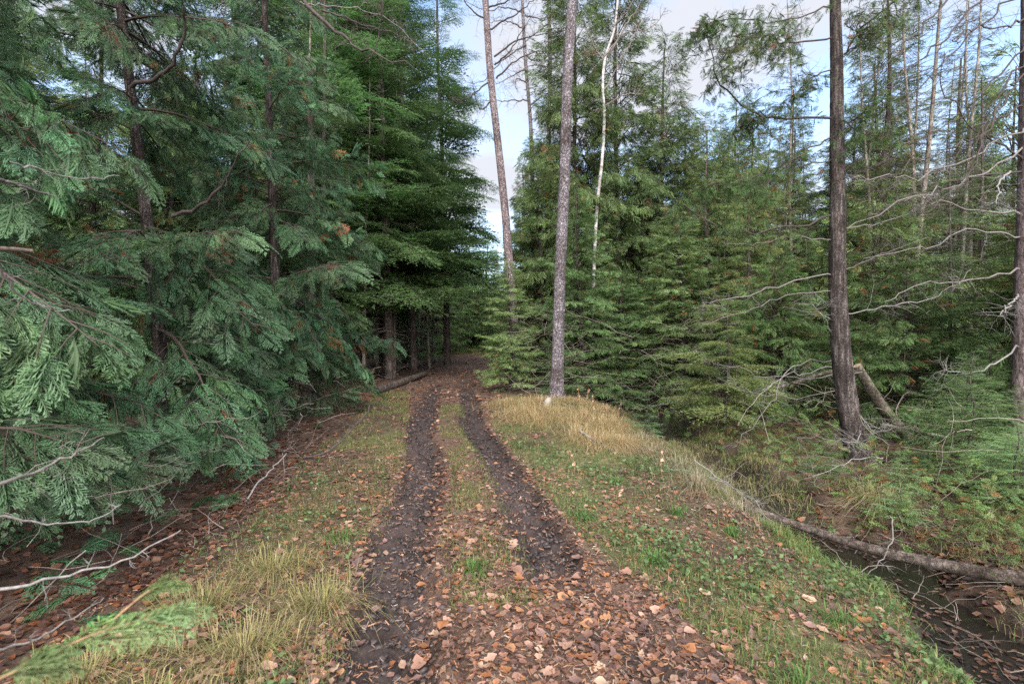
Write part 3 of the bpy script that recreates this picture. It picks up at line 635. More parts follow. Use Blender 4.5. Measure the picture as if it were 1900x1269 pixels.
# --- rows beyond, alike
row('cedar', pts_in(15, -16, -6.6, 8, 18, 1, lambda x, y: x / y < -.42), 'cedar in the deep shade behind the left cedars', 'cedars behind the left cedars', .8, 1.05)
row('fir', pts_in(20, -26, -5.5, 26, 44, 2), 'tall conifer in the far wood on the left', 'far conifers on the left', .8, 1.1)
row('cedar', pts_in(15, -22, -4.9, 24, 46, 12, lambda x, y: x < edgeL(y) - 1.5), 'bushy cedar under the far conifers on the left', 'bushy cedars in the wood on the left', .5, .8, 1.)
row('cedar', pts_in(34, -40, 45, 52, 66, 13), 'conifer in the last visible rows of the wood', 'conifers in the last rows of the wood', 1., 1.3, 1.3)
row('cedar', pts_in(16, 1.2, 12, 22, 34, 3), 'cedar in the far wood behind the cedar clump', 'far cedars on the right', .8, 1.15)
row('thin', pts_in(24, 7, 20, 17, 30, 4), 'slender cedar pole in the open wood on the right', 'slender cedars in the open wood', .6, .85)
row('bush', pts_in(40, 6.5, 30, 14, 34, 5, lambda x, y: x / y > .25), 'low cedar in the undergrowth far on the right', 'low cedars far on the right', .9, 1.6, 1.)
row('firs', pts_in(14, 6, 22, 14, 26, 6, lambda x, y: x / y > .36), 'small fir in the open wood on the right', 'small firs on the right', .6, .95)
row('firs', pts_in(9, -6.5, -4.0, 24, 48, 8, lambda x, y: x < edgeL(y) - .9), 'small fir beside the far end of the track', 'small firs by the far track', .35, .6)
row('fir', [(-4.6, 47), (-1.6, 50), (-6.5, 52), (.4, 46), (1.2, 38), (3, 52), (-3.2, 60), (-9, 56), (6, 50)], 'hazy conifer where the track disappears', 'conifers at the end of the track', .6, .75)
row('firs', [(-5.2, 44), (-.6, 42), (-2.0, 55), (-3.8, 56), (.5, 31), (.2, 36), (-.3, 27.5), (1.6, 26)], 'low bushy fir near the end of the track', 'low firs at the end of the track', .4, .6, 1.3)

# ------------------------------------------------------------------ single trunks traced from the photograph
def trunk_thing(name, label, trace, Y, w0, w1, mat, seed, limbs=0, **k):
    pts = np.array([P3(u, v, Y) for u, v in trace]); gz = float(height(pts[-1, 0], Y, False)); pts = pts[::-1]
    base = np.array([pts[0, 0], Y, gz]); e = thing(name, label, 'tree', base)
    loc = pts - base; loc[0, 2] = -.1
    up = loc[-1] + (loc[-1] - loc[-2]) / np.linalg.norm(loc[-1] - loc[-2]) * 4.5
    loc = np.vstack([loc, up]); link('trunk', trunk_mesh('trunk', loc, w0 / 950 * Y / 2, w1 / 950 * Y / 2, mat, seed, **k), e)
    return e, base
e1, b1 = trunk_thing('larch_tree', 'thick straight grey trunk flecked with lichen rising from the dry grass', [(1062, -10), (1052, 150), (1047, 330), (1040, 480), (1036, 620), (1032, 745)], 11.9, 23, 17, M_BARK_LARCH, 3, sides=26, rings=130, flare=.95, rough=.05, limbs=26, limbL=.5, lz=(.2, .8), r=.006)
e2, b2 = trunk_thing('larch_tree', 'leaning pale trunk left of the thick grey one with its base in cedar fronds', [(900, -10), (910, 140), (922, 250), (935, 370), (942, 450), (952, 580), (960, 700)], 15.5, 17, 10.5, M_BARK_LARCH, 4, sides=20, rings=90, flare=.3, rough=.04, limbs=20, limbL=1.0, lz=(.3, .9), tint=(1.15, 1.05, 1.0))
e3, b3 = trunk_thing('larch_tree', 'bare slim larch between the leaning trunk and the thick grey one', [(968, -10), (975, 120), (985, 250), (990, 480), (992, 690)], 21, 8, 5, M_BARK_LARCH, 5, sides=12, rings=50, tint=(1, 1, 1))
e4, b4 = trunk_thing('larch_tree', 'bare slim larch just left of the thick grey trunk', [(1017, -10), (1020, 120), (1018, 300), (1016, 690)], 22, 8.5, 5.5, M_BARK_LARCH, 6, sides=12, rings=50)
e5, b5 = trunk_thing('birch_tree', 'white forked birch stem in front of the tall cedars', [(1146, -10), (1138, 60), (1122, 110), (1117, 160), (1120, 220), (1116, 300), (1106, 400), (1100, 560), (1098, 690)], 15.6, 7, 3.5, M_BARK_BIRCH, 7, sides=12, rings=70)
def limb(parent, base, trace, Ys, r0, r1, tint, nt_=14, tl=.4, mat=None, fol=None, seed=0, name='branch', label=None, K=18, drop=.0, fsl=.22, fn=0, up=0., t0=.15, tr=.003, jit=True, sides=5):
    """one traced branch (photo pixels, distances) with side twigs; foliage as its sub-part"""
    rg = np.random.default_rng(seed + 1000); n = len(trace)
    Ys = np.interp(np.linspace(0, 1, n), np.linspace(0, 1, len(Ys)), Ys)
    pts = np.array([P3(u, v, Y) for (u, v), Y in zip(trace, Ys)]) - base
    L = smooth_line(pts, K)
    if jit: L[1:-1] += rg.normal(size=(K - 2, 3)) * np.linalg.norm(L[-1] - L[0]) * .009
    g = G(); strands(g, L[None], np.linspace(r0, r1, K)[None], np.array(tint), sides)
    if nt_:
        P, RR = twigs_on(rg, L, nt_, tl, t0, 1., tr, up=up - drop * .3, out=.75); strands(g, P, RR, np.array(tint))
        for q in range(min(nt_, 16)):
            P2, R2 = twigs_on(rg, P[q], 4, tl * .45, .2, 1, tr * .55, out=.7, up=up, K=4); strands(g, P2, R2, np.array(tint))
    o = link(name, g.mesh(name, mat or M_TWIG, True), parent)
    if label: o['label'] = label
    if fn:
        P, RR = twigs_on(rg, L, fn, tl * 1.35, .2, 1., .003, up=-.28, out=.75, kink=.3)
        g2 = G(); strands(g2, P, RR, WOOD)
        oo, dd = [], []
        for k in range(1, P.shape[1]):
            for q in range(2): oo.append(P[:, k]); dd.append(nrm(P[:, k] - P[:, k - 1] + rg.normal(size=(len(P), 3)) * .7 + [0, 0, -.45]))
        oo = np.concatenate(oo); dd = np.concatenate(dd)
        nn = rg.normal(size=(len(oo), 3)) * .6 + [0, -.3, .8]
        scatter_inst(g2, rg, SP_FINE, frames(dd, nn, fsl * rg.uniform(.6, 1.2, len(oo))), oo, hue(rg, np.array([.085, .135, .045]), len(oo), .25, .02))
        link('foliage', g2.mesh('foliage', M_FOL), o)
    return o
DK = (.06, .048, .045); GY = (.15, .132, .125); PALE = (.2, .185, .175)
# bare limbs of the larches and the birch against the sky
def bare_limbs(e, base, Y, lst, seed, tint=DK, tl=.9, nt_=18, r0=.03):
    for i, tr in enumerate(lst): limb(e, base, tr, [Y, Y - .6], r0, .006, tint, nt_, tl, seed=seed + i, tr=.007, up=.05)
bare_limbs(e2, b2, 15.5, [[(905, 40), (880, 30), (860, 5), (850, -10)], [(910, 60), (960, 30), (1010, -10)], [(914, 190), (890, 205), (877, 155)], [(917, 110), (960, 80), (1000, 70), (1060, 60)],
                          [(918, 125), (950, 95), (990, 30)], [(921, 150), (955, 120), (1000, 100), (1030, 110)], [(912, 150), (870, 185), (840, 190)], [(906, 20), (950, 5), (980, -20)]], 10)
bare_limbs(e3, b3, 21, [[(970, 30), (940, 20), (900, 25), (850, 0)], [(972, 35), (1010, 40), (1050, 20)], [(973, 60), (940, 45), (900, 48)], [(976, 90), (940, 110), (900, 150), (860, 160)], [(978, 110), (1000, 118), (1040, 90)],
                        [(978, 130), (950, 145), (920, 160)], [(980, 160), (960, 150), (955, 165)], [(981, 190), (940, 190), (880, 190)], [(982, 200), (1010, 180), (1030, 170)]], 30, r0=.035, tint=(.085, .07, .07))
bare_limbs(e4, b4, 22, [[(1018, 30), (1050, 15), (1070, -10)], [(1018, 50), (990, 70), (960, 100)], [(1019, 90), (1050, 110), (1080, 90)], [(1019, 130), (990, 125), (960, 140)], [(1018, 160), (1050, 150), (1070, 170)], [(1018, 10), (980, 0), (950, 15)]], 50, r0=.035, tint=(.085, .07, .07))
bare_limbs(e5, b5, 15.6, [[(1118, 115), (1150, 70), (1175, 30), (1200, -10)], [(1122, 110), (1160, 66), (1200, 60), (1235, 20)], [(1118, 115), (1100, 90), (1090, 50)], [(1120, 170), (1150, 120), (1180, 60), (1215, -5)], [(1136, 55), (1160, 30), (1180, -10)], [(1120, 200), (1160, 180), (1190, 178)]], 70, tint=(.2, .17, .16), tl=.7)

# big right cedar
bR = P3(1600, 850, 6.9); bR[2] = float(height(bR[0], bR[1], False))
eR = thing('cedar_tree', 'big shaggy barked cedar trunk with arching side branches on the right', 'tree', bR)
tr = [(1543, -30), (1547, 120), (1549, 260), (1552, 400), (1553, 520), (1560, 640), (1574, 745), (1600, 852)]
loc = np.array([P3(u, v, 6.9) for u, v in tr])[::-1] - bR; loc[0, 2] = -.12; loc = np.vstack([loc, loc[-1] + [-.05, 0, 3]])
link('trunk', trunk_mesh('trunk', loc, .135, .055, M_BARK_CEDAR, 11, sides=30, rings=120, flare=.5, rough=.05, limbs=60, limbL=.22, lz=(.1, .85), r=.005), eR)
Y = 6.9
for i, (trc, ys, r0, fn, tint) in enumerate([
    ([(1540, 222), (1460, 224), (1400, 215), (1350, 180), (1325, 140), (1314, 90), (1312, 40)], [Y, 6.2], .022, 26, DK),
    ([(1538, 75), (1480, 85), (1440, 82), (1410, 70), (1370, 85), (1330, 100)], [Y, 6.0], .016, 34, DK),
    ([(1542, 10), (1490, 35), (1420, 50), (1350, 40), (1290, 60)], [Y, 6.4], .014, 36, DK),
    ([(1538, 130), (1500, 150), (1470, 180), (1420, 215), (1380, 230)], [Y, 6.6], .012, 24, DK),
    ([(1540, 258), (1480, 290), (1420, 320), (1350, 340), (1300, 350)], [Y, 6.2], .015, 22, DK),
    ([(1540, 298), (1470, 315), (1400, 350), (1330, 355)], [Y, 6.5], .012, 16, DK),
    ([(1540, 400), (1470, 420), (1380, 430), (1330, 425), (1285, 395), (1270, 380)], [Y, 5.9], .017, 14, DK),
    ([(1540, 445), (1470, 440), (1400, 455), (1340, 450)], [Y, 6.6], .01, 4, GY),
    ([(1540, 510), (1470, 520), (1400, 545), (1320, 557), (1300, 570)], [Y, 6.3], .013, 3, GY),
    ([(1540, 540), (1460, 548), (1380, 580), (1300, 600)], [Y, 6.8], .009, 0, GY),
    ([(1540, 592), (1520, 580), (1505, 560), (1512, 545)], [Y, 6.6], .007, 0, PALE),
    ([(1562, 105), (1590, 60), (1640, 20), (1690, -20)], [Y, 6.3], .016, 10, DK),
    ([(1562, 50), (1590, 68), (1620, 66)], [Y, 6.4], .012, 8, DK),
    ([(1562, 105), (1600, 80), (1650, 40), (1700, 0)], [Y, 7.3], .012, 16, DK),
    ([(1567, 232), (1595, 215), (1610, 190)], [Y, 6.4], .012, 12, DK),
    ([(1567, 232), (1600, 252), (1650, 250)], [Y, 6.4], .01, 6, DK),
    ([(1568, 425), (1640, 412), (1700, 390), (1716, 368)], [Y, 6.4], .013, 4, GY),
    ([(1568, 582), (1650, 568), (1740, 548), (1800, 500)], [Y, 6.4], .009, 0, PALE),
    ([(1568, 330), (1640, 300), (1720, 270)], [Y, 7.0], .009, 0, DK),
    ([(1568, 500), (1640, 470), (1720, 440)], [Y, 7.0], .007, 0, GY),
    ([(1580, 762), (1600, 775), (1625, 800), (1640, 790)], [Y, 6.3], .008, 0, PALE),
    ([(1598, 800), (1590, 822), (1560, 815)], [6.7, 6.2], .008, 0, PALE)]):
    limb(eR, bR, trc, ys, r0 * .8, .004, tint, 16, .5, seed=100 + i, fn=int(fn * 1.5), tr=.0035, fsl=.125)

# trunk at the right edge with bare branches sweeping down to the left
bE = P3(1903, 800, 7.2); bE[2] = float(height(bE[0], bE[1], False))
eE = thing('spruce_tree', 'grey spruce trunk cut by the right edge with bare drooping branches', 'tree', bE)
loc = np.array([P3(u, v, 7.2) for u, v in [(1906, -30), (1906, 300), (1903, 560), (1901, 760), (1900, 840)]])[::-1] - bE; loc[0, 2] = -.15
link('trunk', trunk_mesh('trunk', np.vstack([loc, loc[-1] + [0, 0, 4]]), .15, .11, M_BARK_DARK, 12, sides=22, rings=70, rough=.04, tint=(1.7, 1.6, 1.7)), eE)
rgE = np.random.default_rng(5); Y = 7.2
TR = [([(1893, 88), (1840, 150), (1790, 210), (1700, 265), (1600, 312)], DK), ([(1893, 118), (1840, 190), (1770, 290), (1660, 345), (1570, 372)], DK),
      ([(1830, -20), (1750, 70), (1690, 125), (1620, 180)], DK), ([(1890, -20), (1840, 30), (1760, 100), (1700, 170), (1600, 210)], DK), ([(1893, 200), (1800, 255), (1700, 300), (1600, 345)], DK),
      ([(1893, 275), (1830, 320), (1760, 350), (1690, 368), (1570, 425)], GY), ([(1893, 320), (1800, 330), (1700, 360), (1620, 400)], DK), ([(1850, 195), (1818, 260), (1792, 330), (1745, 372), (1700, 405)], DK),
      ([(1893, 145), (1870, 170), (1815, 245), (1808, 270), (1790, 310)], DK), ([(1893, 40), (1860, 60), (1800, 55), (1760, 80)], DK), ([(1893, 240), (1780, 300), (1660, 330), (1580, 330)], GY),
      ([(1893, 400), (1800, 390), (1700, 370), (1640, 380)], GY), ([(1893, 440), (1790, 430), (1720, 460), (1600, 480)], GY), ([(1780, -20), (1700, 60), (1640, 120), (1580, 190)], DK),
      ([(1893, 545), (1868, 565), (1858, 588)], PALE), ([(1893, 640), (1860, 668), (1800, 690), (1755, 686)], PALE), ([(1893, 300), (1840, 260), (1800, 240), (1740, 170), (1745, 100)], DK),
      ([(1870, 320), (1850, 345), (1845, 380)], PALE), ([(1893, 500), (1800, 520), (1700, 530), (1640, 560)], GY)]
for i, (trc, tint) in enumerate(TR):
    limb(eE, bE, trc, [Y, 5.6 + rgE.uniform(0, 1.2)] if trc[0][0] > 1885 else [6.4, 5.8], .014, .004, tint, 20, .55, seed=200 + i, tr=.0032, up=-.08)
# bare branches hanging in from high on the left (cedar limb over the track)
eT = thing('overhanging_limb', 'dark bare limb reaching in from the top left over the tree line', 'branch', P3(550, -60, 4.4))
for i, (trc, ys, r0, tint) in enumerate([([(530, -40), (560, 5), (610, 50), (650, 85), (700, 110), (770, 131)], [6.5, 5.8], .022, DK), ([(600, 25), (660, 45), (720, 65), (770, 80)], [6.2, 6.8], .009, DK), ([(710, -30), (712, 20), (706, 60), (700, 100)], [6, 6.2], .007, DK), ([(560, 10), (620, 20), (700, 30), (790, 100)], [6.3, 6.8], .006, GY)]):
    limb(eT, P3(550, -60, 4.4), trc, [q * .67 for q in ys], r0, .003, tint, 14, .35, seed=300 + i, tr=.003)

# bare twigs and sticks at the left edge: each one reaches in from the nearest cedar
def stick(name, label, trace, ys, r0, r1, tint, nt_=5, tl=.2, seed=0, mat=None, group=None, tr=.0025, K=18, sides=7):
    pts0 = P3(trace[0][0], trace[0][1], ys[0]); e = limb(None, pts0, trace, ys, r0, r1, tint, nt_, tl, seed=seed, name=name, mat=mat, tr=tr, K=K, sides=sides)
    e.location = pts0; tag(e, label, 'branch', group); return e
stick('bare_branch', 'long pale bare branch curving up from the left edge above the dark litter', [(-30, 1095), (60, 1085), (120, 1070), (200, 1050), (285, 1012), (332, 985)], [1.9, 2.3], .0065, .002, PALE, 4, .12, 1)
stick('bare_branch', 'thick pale bare branch with side twigs pointing at the low green fronds', [(-30, 912), (40, 885), (90, 865), (150, 835), (190, 812)], [2.0, 2.6], .009, .003, (.17, .15, .135), 8, .25, 2)
stick('bare_branch', 'crooked pale twig below the thick bare branch', [(-20, 955), (40, 968), (110, 972), (170, 965), (220, 938)], [2.2, 2.6], .006, .002, PALE, 6, .12, 3)
stick('bare_branch', 'short broken branch stub at the middle of the left edge', [(-40, 462), (10, 463), (62, 466)], [1.9, 2.1], .011, .008, (.13, .10, .08), 0, .1, 4)
stick('bare_branch', 'pale twig sagging below the broken stub', [(-20, 455), (5, 500), (40, 550), (90, 572), (135, 578)], [2.0, 2.5], .007, .003, PALE, 3, .12, 5)
stick('bare_branch', 'upper pale bare twig above the broken stub', [(-20, 328), (40, 345), (100, 365)], [2.2, 2.6], .009, .004, GY, 5, .2, 6)
stick('bare_branch', 'thin horizontal twig with a pale tip across the upper left fronds', [(20, 302), (80, 318), (150, 333), (225, 328)], [2.4, 2.9], .005, .002, PALE, 6, .15, 7)
stick('bare_branch', 'dark arched limb high in the left cedar', [(250, 165), (300, 150), (330, 115), (350, 60), (345, 20)], [5.2, 4.6], .022, .01, DK, 10, .4, 8)
stick('bare_branch', 'dark crooked limb in front of the left cedar trunk', [(322, 402), (370, 385), (410, 350), (432, 320), (465, 265)], [5.0, 4.4], .02, .005, DK, 10, .4, 9)
stick('bare_branch', 'dark forked branch hanging beside the left verge of the track', [(560, 850), (610, 835), (650, 800), (680, 765), (690, 745)], [4.9, 5.5], .013, .004, DK, 9, .4, 10)
stick('bare_branch', 'pale stick leaning in the ground under the low fronds', [(455, 928), (480, 895), (505, 868), (530, 842)], [4.55, 5.2], .009, .005, PALE, 0, .2, 11)
stick('bare_branch', 'thin grey twig low in the bottom left corner', [(-20, 1215), (60, 1190), (130, 1150), (187, 1112)], [1.8, 2.1], .005, .002, GY, 4, .12, 12)
# broad tangle of dead twigs under the left cedars
g = G(); rgT = np.random.default_rng(61)
n = 1300; X0 = rgT.uniform(-7, -1.9, n); Y0 = rgT.uniform(2.2, 13, n); k = X0 < edgeL(Y0) - 1.0; X0 = X0[k]; Y0 = Y0[k]; n = len(X0)
az = rgT.uniform(0, 6.28, n); d = np.stack([np.cos(az), np.sin(az), rgT.uniform(-.2, .5, n)], 1); Pp = [np.stack([X0, Y0, height(X0, Y0, False) + rgT.uniform(.0, .9, n) ** 1.5], 1)]
ll = rgT.uniform(.15, .6, n)
for q in range(5): d = nrm(d + rgT.normal(size=(n, 3)) * .25); Pp.append(Pp[-1] + d * (ll / 5)[:, None])
strands(g, np.stack(Pp, 1), rgT.uniform(.0015, .005, n)[:, None] * np.linspace(1, .4, 6)[None], np.array([.20, .17, .15]) * rgT.uniform(.4, 1.6, (n, 1)))
tag(link('dead_twigs', g.mesh('dead_twigs', M_TWIG)), 'tangle of thin dead twigs under the left cedars', kind='stuff')
# the same across the ditch and under the cedar clump
g = G(); n = 1500; X0 = rgT.uniform(1.2, 13, n); Y0 = rgT.uniform(4.2, 19, n); k = (X0 > 3.5) | (Y0 > 13.5); X0 = X0[k]; Y0 = Y0[k]; n = len(X0)
az = rgT.uniform(0, 6.28, n); d = np.stack([np.cos(az), np.sin(az), rgT.uniform(-.1, .7, n)], 1); Pp = [np.stack([X0, Y0, height(X0, Y0, False) + rgT.uniform(.0, .9, n) ** 1.5], 1)]
ll = rgT.uniform(.2, 1.0, n)
for q in range(5): d = nrm(d + rgT.normal(size=(n, 3)) * .25); Pp.append(Pp[-1] + d * (ll / 5)[:, None])
strands(g, np.stack(Pp, 1), rgT.uniform(.002, .006, n)[:, None] * np.linspace(1, .4, 6)[None], np.array([.2, .17, .14]) * rgT.uniform(.4, 1.6, (n, 1)))
n = 2600; left = rgT.random(n) < .4; Y0 = np.where(left, rgT.uniform(15, 27, n), rgT.uniform(12.6, 17, n)); X0 = np.where(left, -rgT.uniform(3.6, 11, n), rgT.uniform(.2, 8, n))
k = ~left | (X0 < edgeL(Y0) - .6); X0 = X0[k]; Y0 = Y0[k]; n = len(X0); az = rgT.uniform(0, 6.28, n); d = np.stack([np.cos(az), np.sin(az), rgT.uniform(-.4, .3, n)], 1); Pp = [np.stack([X0, Y0, height(X0, Y0, False) + rgT.uniform(.0, 2.2, n)], 1)]; ll = rgT.uniform(.4, 1.3, n)
for q in range(5): d = nrm(d + rgT.normal(size=(n, 3)) * .2); Pp.append(Pp[-1] + d * (ll / 5)[:, None])
strands(g, np.stack(Pp, 1), rgT.uniform(.002, .006, n)[:, None] * np.linspace(1, .4, 6)[None], np.array([.2, .17, .14]) * rgT.uniform(.4, 1.6, (n, 1)))
n = 260; Y0 = rgT.uniform(2.4, 6.5, n); X0 = ditch_x(Y0) + rgT.uniform(-.25, 1.5, n); az = rgT.uniform(0, 6.28, n); d = np.stack([np.cos(az), np.sin(az), rgT.uniform(-.1, .35, n)], 1); Pp = [np.stack([X0, Y0, np.maximum(height(X0, Y0, False), WATER) + rgT.uniform(.0, .08, n)], 1)]; ll = rgT.uniform(.1, .55, n)
for q in range(5): d = nrm(d + rgT.normal(size=(n, 3)) * .25); Pp.append(Pp[-1] + d * (ll / 5)[:, None])
strands(g, np.stack(Pp, 1), rgT.uniform(.0015, .005, n)[:, None] * np.linspace(1, .4, 6)[None], np.array([.15, .125, .105]) * rgT.uniform(.4, 1.6, (n, 1)))
tag(link('dead_twigs', g.mesh('dead_twigs', M_TWIG)), 'dead twigs standing and lying among the trees beyond the ditch', kind='stuff')

# ------------------------------------------------------------------ fallen wood
def log(name, label, pts, r0, r1, mat, seed, limbs=6, sides=16, rings=50, limbL=.3, cat='log'):
    pts = np.array(pts, float); e = thing(name, label, cat, pts[0])
    g = trunk_mesh('stem', pts - pts[0], r0, r1, mat, seed, sides, rings, limbs, limbL, (.1, .95), flare=0, rough=.06, r=.007)
    link('stem', g, e)
    rg = np.random.default_rng(seed); L = smooth_line(pts - pts[0], rings)
    for c_, dn, rr in ((L[0], nrm(L[0] - L[1]), r0), (L[-1], nrm(L[-1] - L[-2]), r1)):   # cut ends
        A = nrm(np.cross(dn, [0, .1, 1])); B = np.cross(dn, A); th = np.arange(12) / 12 * 2 * np.pi
        V = np.vstack([c_ + dn * .01, c_ + rr * .98 * (np.cos(th)[:, None] * A + np.sin(th)[:, None] * B)])
        link('broken_end', make_mesh('broken_end', V, None, [[0, 1 + i, 1 + (i + 1) % 12] for i in range(12)], np.full((13, 3), (.3, .22, .15)), M_TWIG), e)
    return e
def gz(x, y): return float(height(x, y, False))
log('fallen_log', 'nearer fallen log lying along the left edge of the leafy track', [(-3.75, 12.6, gz(-3.75, 12.6) + .08), (-3.55, 15, gz(-3.5, 15) + .09), (-3.4, 17, gz(-3.4, 17) + .1), (-3.25, 19.2, gz(-3.3, 19) + .12)], .12, .09, M_LOG, 1)
log('fallen_log', 'farther fallen log behind the first one at the foot of the firs', [(-5.6, 20.5, .12), (-4.9, 23, .13), (-4.1, 27, .16)], .12, .1, M_LOG, 2)
log('fallen_log', 'dark fallen trunk leaning in the shade behind the logs', [(-7.5, 22, .7), (-5.5, 24, .75), (-3.9, 26, .9)], .09, .07, M_LOG, 3)
pL = [P3(1362, 935, 5.25), P3(1480, 975, 4.85), P3(1620, 1020, 4.4), P3(1760, 1052, 4.0), P3(1900, 1077, 3.66), P3(2050, 1100, 3.4)]
log('fallen_pole', 'long dark fallen pole lying across the ditch on the right', pL, .031, .056, M_LOG, 4, limbs=16, rings=90, sides=18, limbL=.22)
log('broken_snag', 'broken mossy snag leaning behind the big right trunk', [P3(1590, 678, 8.0), P3(1622, 730, 8.0), P3(1650, 770, 8.0), P3(1695, 822, 8.1)], .07, .095, M_SNAG, 5, limbs=10)
log('fallen_branch', 'bent grey dead branch broken over behind the right trunk', [P3(1592, 690, 8.0), P3(1540, 690, 7.9), P3(1490, 705, 7.7), P3(1440, 720, 7.6)], .035, .022, M_SNAG, 6, limbs=14, limbL=.6, cat='branch')
log('fallen_branch', 'brown dead branch lying right of the foot of the big right trunk', [P3(1640, 788, 7.2), P3(1700, 800, 7.2), P3(1760, 812, 7.2)], .025, .02, M_BARK_GREY, 7, limbs=6, cat='branch')
log('fallen_stick', 'short pale broken stick in the dry grass near the pool', [P3(1076, 800, 7.9), P3(1110, 822, 7.5), P3(1142, 842, 7.1)], .022, .02, M_BARK_GREY, 8, limbs=2, cat='stick', limbL=.12)
for i, (trc, ys, lab) in enumerate([
    ([(1560, 680), (1500, 690), (1450, 700), (1410, 730), (1370, 790)], [7.6, 6.6], 'pale dead branch arching down left of the big right trunk'),
    ([(1560, 672), (1520, 668), (1460, 690), (1440, 740), (1400, 790), (1360, 830)], [7.5, 6.4], 'forked grey dead branch drooping over the low fronds beyond the ditch'),
    ([(1600, 690), (1480, 700), (1380, 690), (1290, 650)], [7.8, 7.0], 'dead branch stretching from the snag into the yellowish hemlock'),
    ([(1580, 720), (1500, 735), (1400, 730), (1330, 700)], [7.8, 7.0], 'lower dead branch of the heap under the hemlock boughs'),
    ([(1640, 850), (1600, 850), (1560, 865), (1510, 885)], [6.0, 5.6], 'pale twiggy branch lying at the foot of the big right trunk'),
    ([(1700, 790), (1640, 800), (1560, 815), (1480, 812)], [7.2, 6.6], 'dead branch lying behind the foot of the big right trunk'),
    ([(1240, 870), (1300, 880), (1360, 905), (1400, 940), (1425, 965)], [6.2, 4.9], 'pale dead branch lying on the near bank at the end of the fallen pole'),
    ([(1290, 855), (1350, 900), (1400, 930), (1440, 985)], [5.8, 4.7], 'thin forked dead branch on the bank above the fallen pole'),
    ([(1655, 960), (1660, 1000), (1640, 1040), (1600, 1080)], [4.2, 3.9], 'crooked pale twig hanging from the fallen pole into the ditch')]):
    stick('dead_branch', lab, trc, ys, .007 if i > 5 else .008, .002, [PALE, GY, GY, GY, PALE, GY, PALE, PALE, GY, PALE][i], 16 if i != 9 else 2, .45 if i < 6 else .2, 400 + i, tr=.003)

# pale stone at the foot of the grey trunk
rgS = np.random.default_rng(3); th = np.linspace(0, 2 * np.pi, 11)[:-1]; V = [[0, 0, .17]]; F = []
for k, (zz, rr) in enumerate([(.15, .05), (.1, .09), (.03, .11), (-.06, .1)]):
    for a in th: V.append([math.cos(a) * rr * rgS.uniform(.8, 1.15), math.sin(a) * rr * .8 * rgS.uniform(.8, 1.15), zz + rgS.uniform(-.012, .012)])
T = [[0, 1 + i, 1 + (i + 1) % 10] for i in range(10)]; Q = [[1 + k * 10 + i, 1 + (k + 1) * 10 + i, 1 + (k + 1) * 10 + (i + 1) % 10, 1 + k * 10 + (i + 1) % 10] for k in range(3) for i in range(10)]
st = link('pale_stone', make_mesh('pale_stone', V, Q, T, np.full((len(V), 3), (.25, .235, .21)), M_TWIG, False)); st.location = (.72, 10.6, gz(.72, 10.6) + .03); st.rotation_euler = (.1, .5, .4); st.scale = (.8, .8, .95)
tag(st, 'pale upright stone in the dry grass at the foot of the grey trunk', 'stone')

# ------------------------------------------------------------------ leaves on the ground
def leaf_tpl(seed, n=7, lobed=False):
    """curled leaf: midrib fold, toothed outline; about 24 triangles"""
    rg = np.random.default_rng(seed); t = np.linspace(0, 1, n); w_ = rg.uniform(.26, .38) * np.sin(np.pi * t ** .75) ** .8 * (1 + .2 * rg.normal(size=n)) + .01
    if lobed: w_ = w_ * (1 + .45 * np.where(np.arange(n) % 2, 1, -.5))
    curl = rg.uniform(-.15, .5); fold = rg.uniform(-.05, .28); tw = rg.uniform(-.5, .5)
    mid = np.stack([.05 * np.sin(t * 3), t - .5, curl * (t - .5) ** 2 * 1.1 + .02], 1)
    lf = mid + np.stack([-w_, 0 * t, fold * w_ + tw * (t - .5) * w_ + rg.uniform(-.04, .04, n)], 1); rt = mid + np.stack([w_, 0 * t, fold * w_ - tw * (t - .5) * w_ + rg.uniform(-.04, .04, n)], 1)
    V = np.concatenate([lf, mid, rt]); i = np.arange(n - 1)
    Q = np.concatenate([np.stack([i, n + i, n + i + 1, i + 1], 1), np.stack([n + i, 2 * n + i, 2 * n + i + 1, n + i + 1], 1)])
    C = np.ones((3 * n, 3)); C[n:2 * n] *= .8
    return (V, Q, C)
LT = [leaf_tpl(i, 7, i % 4 == 3) for i in range(8)]; LTS = [leaf_tpl(20 + i, 4 + (i == 2), i % 3 == 1) for i in range(8)]
LCOL = np.array([[.30, .165, .115], [.36, .21, .15], [.22, .12, .085], [.40, .20, .10], [.17, .10, .08], [.46, .32, .22], [.28, .17, .14], [.42, .25, .18], [.12, .08, .072], [.33, .14, .06]])
def orient(rg, n, tilt=.24):
    nn = nrm(np.array([0, 0, 1.]) + rg.normal(size=(n, 3)) * tilt); a = rg.uniform(0, 6.28, n); d = np.stack([np.cos(a), np.sin(a), 0 * a], 1)
    d = nrm(d - nn * np.sum(d * nn, 1)[:, None]); return nn, d
def path_density(x, y):
    on = band(x, edgeL(y), edgeR(y), .15); ve = band(x, edgeL(y) - 1.2, np.minimum(edgeR(y) + 2.3, 2.4), .3) * (1 - on)
    rut = np.maximum(1 - sst(.12, .22, np.abs(x - rutL(y) + .08)), (1 - sst(.13, .24, np.abs(x - rutR(y)))) * sst(3.1, 3.9, y)) * (1 - sst(9, 14, y))
    strip = band(x, rutL(y) + .24, rutR(y) - .12, .06) * sst(3.8, 5, y) * (1 - sst(11, 14, y))
    clump = .55 + 1.1 * fbm(x * 1.6, y * 1.6, 71, 3)
    return np.clip(on * (1.0 - .82 * rut) * (1 - .55 * strip) + ve * .46 * clump * 1.7 + (1 - on) * (1 - ve) * .75, 0, 1) * np.clip(.75 + .8 * fbm(x * 3, y * 3, 72, 2), .25, 1)
rgL = np.random.default_rng(99)
def wet(x, y): return (np.abs(x - ditch_x(y)) < ditch_w(y) * .8) & (y < 17)
